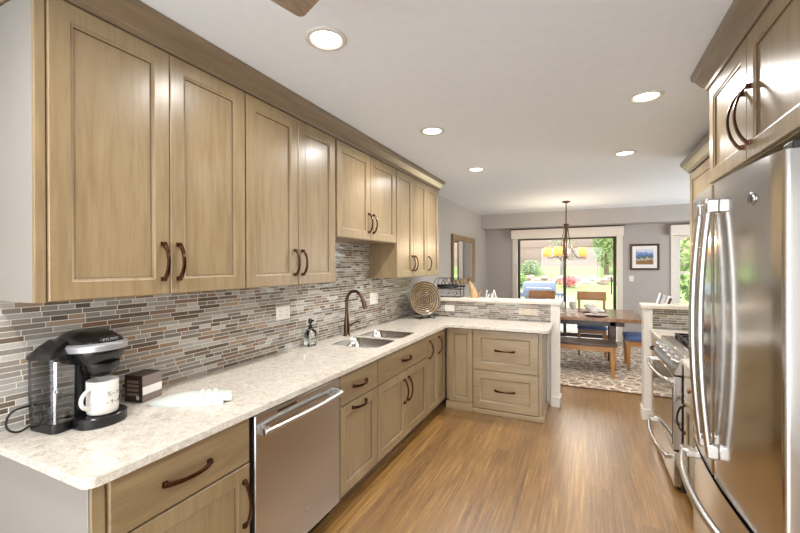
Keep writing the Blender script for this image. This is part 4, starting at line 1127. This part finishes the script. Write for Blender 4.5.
for _s in (-1, 1): w.tube([base + sdv * 0.05 * _s + bk * 0.06, base + sdv * 0.05 * _s + bk * 0.055 + Z_ * 0.034], 0.006, 6)
for s in (-1, 1):
    w.tube([base + sdv * 0.09 * s + bk * 0.10, base + sdv * 0.09 * s - bk * 0.10, base + sdv * 0.05 * s - bk * 0.075 + Z_ * 0.16], 0.004, 6)
    w.tube([base + sdv * 0.09 * s + bk * 0.10, base + sdv * 0.09 * s + bk * 0.105 + Z_ * 0.03], 0.004, 6)
w.tube([base - sdv * 0.09 - bk * 0.02, base + sdv * 0.09 - bk * 0.02], 0.004, 6)
w.build('stand', M['iron'], t)

# wire basket with two bottles on the peninsula cap
ZK = ZP + 0.042
t = thing('wire_bottle_rack', 'black scrolled wire rack on the half wall behind the spiral plate', 'rack', (-1.52, 4.64, ZK))
w = MB()
for yy in (4.57, 4.70):
    w.tube([(-1.68, yy, ZK + 0.004), (-1.36, yy, ZK + 0.004)], 0.004, 6); w.tube([(-1.68, yy, ZK + 0.10), (-1.34, yy, ZK + 0.10)], 0.004, 6)
    for cx in (-1.62, -1.52, -1.42):
        w.tube([(cx + 0.075 * math.cos(PI * i / 12), yy, ZK + 0.14 + 0.10 * math.sin(PI * i / 12)) for i in range(13)], 0.0035, 6)
        w.tube([(cx + 0.02 * math.cos(2 * PI * i / 10), yy, ZK + 0.055 + 0.02 * math.sin(2 * PI * i / 10)) for i in range(10)], 0.003, 6, closed=True)
    for x in (-1.69, -1.35): w.tube([(x, yy, ZK + 0.002), (x, yy, ZK + 0.15)], 0.004, 6)
for x in (-1.68, -1.36): w.tube([(x, 4.57, ZK + 0.10), (x, 4.70, ZK + 0.10)], 0.004, 6)
for x in (-1.6, -1.44): w.tube([(x, 4.57, ZK + 0.10), (x, 4.70, ZK + 0.10)], 0.004, 6)
w.build('wire_frame', M['iron'], t)
for lab, y, x0 in (('dark wine bottle lying in the wire rack, nearer the kitchen', 4.606, -1.66), ('dark wine bottle lying in the wire rack, nearer the dining room', 4.664, -1.60)):
    b = thing('wine_bottle', lab, 'bottle', (x0, y, ZK + 0.134), 'bottles in the wire rack')
    MB().lathe([(0.018, 0), (0.024, 0.004), (0.024, 0.17), (0.01, 0.205), (0.009, 0.25)], (x0, y, ZK + 0.1345), 16, axis='x').build('glass_body', M['black'], b, 0, ang=50)
    MB().lathe([(0.0105, 0.25), (0.0105, 0.275), (0.009, 0.278)], (x0, y, ZK + 0.1345), 12, axis='x').build('cap', M['iron'], b)
# driftwood bird-like ornament
t = thing('driftwood_ornament', 'upright tan driftwood ornament on the peninsula half wall', 'ornament', (-1.2, 4.64, ZK))
w = MB(); w.tube([(-1.20, 4.64, ZK + 0.001), (-1.205, 4.64, ZK + 0.05), (-1.225, 4.64, ZK + 0.11), (-1.25, 4.64, ZK + 0.165), (-1.265, 4.64, ZK + 0.205)], [0.05, 0.048, 0.034, 0.022, 0.012], 12)
w.build('trunk', M['driftwood'], t, 0, ang=50)
w = MB(); w.tube([(-1.21, 4.64, ZK + 0.004), (-1.15, 4.64, ZK + 0.03), (-1.12, 4.64, ZK + 0.07), (-1.125, 4.64, ZK + 0.11)], [0.02, 0.013, 0.009, 0.005], 8); w.build('branch', M['driftwood'], t, 0, ang=50)
w = MB(); w.tube([(-1.262, 4.64, ZK + 0.195), (-1.275, 4.64, ZK + 0.225)], [0.014, 0.017], 8); w.build('dark_tip', M['dark_wood'], t)
# white sculptural letters, leaning strokes
t = thing('white_ornament', 'small white openwork ornament on the half wall right of the driftwood', 'ornament', (-1.0, 4.64, ZK))
w = MB()
for x0, x1, h in ((-1.06, -1.045, 0.10), (-1.045, -1.02, 0.05), (-1.0, -0.985, 0.06), (-0.985, -0.965, 0.10), (-0.94, -0.965, 0.10)):
    w.tube([(x0, 4.64, ZK + 0.002), ((x0 + x1) / 2, 4.64, ZK + h * 0.5), (x1, 4.64, ZK + h)], 0.009, 8)
w.box(-1.07, -0.93, 4.625, 4.655, ZK + 0.0005, ZK + 0.012)
w.build('strokes', M['ceramic'], t)
# booklets on the right cap
t = thing('greeting_card', 'white card with blue stripe standing on the right half wall', 'card', (0.665, 4.64, ZK))
w = MB(); w.hexa([(0.655, 4.60, ZK), (0.657, 4.60, ZK), (0.657, 4.69, ZK), (0.655, 4.69, ZK), (0.685, 4.60, ZK + 0.11), (0.688, 4.60, ZK + 0.11), (0.688, 4.69, ZK + 0.11), (0.685, 4.69, ZK + 0.11)])
w.hexa([(0.659, 4.60, ZK), (0.715, 4.63, ZK), (0.716, 4.633, ZK), (0.660, 4.603, ZK), (0.688, 4.60, ZK + 0.105), (0.735, 4.63, ZK + 0.09), (0.736, 4.633, ZK + 0.09), (0.688, 4.603, ZK + 0.105)])
w.build('card_leaf', M['paper'], t)
w = MB(); w.hexa([(0.668, 4.599, ZK + 0.005), (0.676, 4.603, ZK + 0.005), (0.676, 4.605, ZK + 0.005), (0.668, 4.601, ZK + 0.005), (0.694, 4.599, ZK + 0.10), (0.701, 4.603, ZK + 0.10), (0.701, 4.605, ZK + 0.10), (0.694, 4.601, ZK + 0.10)]); w.build('stripe', M['blue_print'], t)
t = thing('booklet', 'small brown and white booklet beside the card on the right half wall', 'booklet', (0.74, 4.64, ZK))
w = MB(); w.hexa([(0.735, 4.61, ZK), (0.765, 4.61, ZK), (0.765, 4.68, ZK), (0.735, 4.68, ZK), (0.76, 4.61, ZK + 0.08), (0.79, 4.61, ZK + 0.075), (0.79, 4.68, ZK + 0.075), (0.76, 4.68, ZK + 0.08)]); w.build('pages', M['paper'], t)
w = MB(); w.hexa([(0.738, 4.6085, ZK + 0.004), (0.762, 4.6085, ZK + 0.004), (0.762, 4.6095, ZK + 0.004), (0.738, 4.6095, ZK + 0.004), (0.758, 4.6085, ZK + 0.065), (0.782, 4.6085, ZK + 0.06), (0.782, 4.6095, ZK + 0.06), (0.758, 4.6095, ZK + 0.065)]); w.build('cover', M['brown_print'], t)

# ---------------------------------------------------------------- outside
struct(box('patio_ground', M['patio'], None, -8, 8, YF + 0.15, 13.0, -0.2, -0.08))
w = MB(); lp = []
ys = [13.0, 15, 17, 19, 21, 23, 26, 32]; zs = [-0.08, -0.02, 0.1, 0.28, 0.5, 0.75, 1.3, 2.2]
for i in range(len(ys) - 1):
    w.hexa([(-16, ys[i], -0.4), (12, ys[i], -0.4), (12, ys[i + 1], -0.4), (-16, ys[i + 1], -0.4), (-16, ys[i], zs[i]), (12, ys[i], zs[i]), (12, ys[i + 1], zs[i + 1]), (-16, ys[i + 1], zs[i + 1])])
struct(w.build('lawn_ground', M['lawn']))
def hz(y):
    for i in range(len(ys) - 1):
        if y <= ys[i + 1]: return zs[i] + (zs[i + 1] - zs[i]) * (y - ys[i]) / (ys[i + 1] - ys[i])
    return zs[-1]
random.seed(3)
def rock(x, y, r, lab, mat):
    b = MB(); b.ball((x, y, hz(y) + r * 0.35), (r, r * 0.8, r * 0.62), 9, 6)
    for v in b.bm.verts: v.co += Vector((random.uniform(-1, 1), random.uniform(-1, 1), random.uniform(-1, 1))) * r * 0.12
    tag(b.build('garden_rock', mat, None, 0, ang=20), lab, 'rock', 'rocks bordering the lawn')
for i in range(22):
    x = -6.2 + (i // 2) * 0.78 + (i % 2) * 0.36; y = 21.7 + (i % 2) * 0.95
    rock(x, y, random.uniform(0.24, 0.34), 'pale rock in the garden border beyond the lawn', M['stone'] if i % 3 else M['stone_pink'])
def shrub(nm, lab, cat, x, y, h, wd, n, mat, trunk=0.0, leaf=0.08, extra=None, group=None):
    t = thing(nm, lab, cat, (x, y, hz(y)), group); z0 = hz(y)
    w = MB(); w.tube([(x, y, z0 - 0.05), (x + 0.02, y, z0 + h * 0.4), (x, y + 0.02, z0 + h * 0.75)], [0.05 * h / 2 + 0.015, 0.03 * h / 2 + 0.01, 0.01], 7)
    for k in range(5):
        a = k * 1.26; w.tube([(x, y, z0 + h * (0.2 + 0.08 * k)), (x + wd * 0.35 * math.cos(a), y + wd * 0.35 * math.sin(a), z0 + h * (0.45 + 0.09 * k))], [0.02, 0.008], 5)
    w.build('trunk', M['bark'], t)
    f = MB()
    for k in range(n):
        while True:
            q = Vector((random.uniform(-1, 1), random.uniform(-1, 1), random.uniform(-1, 1)))
            if q.length < 1: break
        p = Vector((x + q.x * wd / 2, y + q.y * wd / 2, z0 + trunk + (h - trunk) * (0.5 + 0.5 * q.z)))
        a = Vector((random.uniform(-1, 1), random.uniform(-1, 1), random.uniform(-1, 1))).normalized() * leaf
        c_ = a.orthogonal().normalized() * leaf * 0.45
        f.face(f.v([p - a, p + c_, p + a, p - c_]))
    f.build('foliage', mat, t, 0, ang=10)
shrub('garden_tree', 'upright sage green tree beside the house wall, seen through the left door pane', 'tree', -4.3, 24.0, 3.6, 1.5, 2200, M['leaf_grey'], 0.3, 0.09)
shrub('garden_tree', 'tall green tree at the right of the sliding door view', 'tree', 1.1, 24.4, 4.8, 1.6, 2600, M['leaf'], 0.3, 0.09)
shrub('garden_tree', 'bare open tree behind the right door pane', 'tree', -1.2, 24.2, 3.4, 1.7, 500, M['leaf_grey'], 0.4, 0.06)
shrub('garden_shrub', 'round light green shrub above the barbecue', 'shrub', -3.1, 20.3, 0.75, 1.1, 420, M['leaf'], 0, 0.09)
shrub('garden_shrub', 'low green shrub at the left edge of the door view', 'shrub', -4.6, 20.2, 0.6, 0.9, 300, M['leaf_dark'], 0, 0.09)
shrub('garden_shrub', 'pink flowering shrub among the pale rocks', 'shrub', -0.7, 20.6, 0.6, 1.0, 260, M['petal'], 0, 0.07)
shrub('garden_shrub', 'leafy shrub in front of the rocks, middle of the door view', 'shrub', -2.9, 24.2, 0.9, 1.2, 420, M['leaf_grey'], 0, 0.09)
shrub('garden_tree', 'leafy tree outside the window right of the picture', 'tree', 3.6, 15.0, 2.6, 2.6, 1100, M['leaf'], 0.2, 0.13)
shrub('garden_tree', 'bare pinkish tree above the leafy one outside the window', 'tree', 4.1, 17.0, 5.4, 2.8, 420, M['petal'], 2.2, 0.09)
b = thing('house_facade', 'pale pinkish stucco house at the top of the garden', 'house', (-2, 27.5, hz(27)))
box('wall_body', M['brick'], b, -12, 10, 27, 30, hz(27) - 0.3, 7)
w = MB()
for k in range(7): w.box(-12, 10, 26.97, 27, 2.0 + k * 0.7, 2.03 + k * 0.7)
w.build('siding_lines', M['stone_pink'], b)
w = MB(); w.tube([(-4.85, 26.9, hz(27) - 0.1), (-4.85, 26.9, 6.5)], 0.05, 8); w.build('downspout', M['bark'], b)
# barbecue
t = thing('barbecue_grill', 'grey-blue covered barbecue on the patio outside the door', 'grill', (-1.15, 11.6, -0.08))
gx0, gx1 = -1.56, -0.72
w = MB(); w.prism([(gx0, 11.3, 0.78), (gx0, 11.3, 0.88), (gx0, 11.4, 1.06), (gx0, 11.75, 1.08), (gx0, 11.9, 0.95), (gx0, 11.9, 0.78)], (gx1 - gx0, 0, 0)); hd = w.build('lid', M['grill'], t, 0.02)
w = MB(); w.tube([(gx0 + 0.1, 11.27, 0.9), (gx0 + 0.12, 11.22, 0.92), (gx1 - 0.12, 11.22, 0.92), (gx1 - 0.1, 11.27, 0.9)], 0.012, 8); w.build('handle', M['chrome'], hd)
w = MB(); w.box(gx0 - 0.06, gx1 + 0.25, 11.28, 11.92, 0.66, 0.78); w.build('firebox', M['grill_dark'], t, 0.01)
w = MB(); w.box(gx0 + 0.05, gx1 - 0.05, 11.32, 11.88, 0.02, 0.655); w.build('cart', M['grill'], t, 0.01)
for x in (gx0 + 0.1, gx1 - 0.1):
    for y in (11.38, 11.82): MB().lathe([(0.05, -0.02), (0.05, 0.02)], (x, y, -0.029), 14, axis='x').build('wheel', M['black_matte'], t)
# patio chair with slats
t = thing('patio_chair', 'pale slatted patio chair seen through the lower door glass', 'chair', (-0.55, 10.2, -0.08))
w = MB()
for x in (-0.85, -0.25):
    w.box(x - 0.02, x + 0.02, 9.93, 9.97, -0.08, 0.55); w.box(x - 0.02, x + 0.02, 10.45, 10.49, -0.08, 0.78); w.box(x - 0.03, x + 0.03, 9.93, 10.49, 0.55, 0.58)
w.build('frame', M['paper'], t, 0.004)
w = MB(); w.box(-0.83, -0.27, 9.95, 10.46, 0.30, 0.33); w.build('seat', M['paper'], t, 0.004)
for i in range(7): box('slat', M['paper'], t, -0.80 + i * 0.078, -0.76 + i * 0.078, 10.44, 10.46, 0.335, 0.78, 0.002)

for o in bpy.data.objects:
    if '_o' in o: del o['_o']
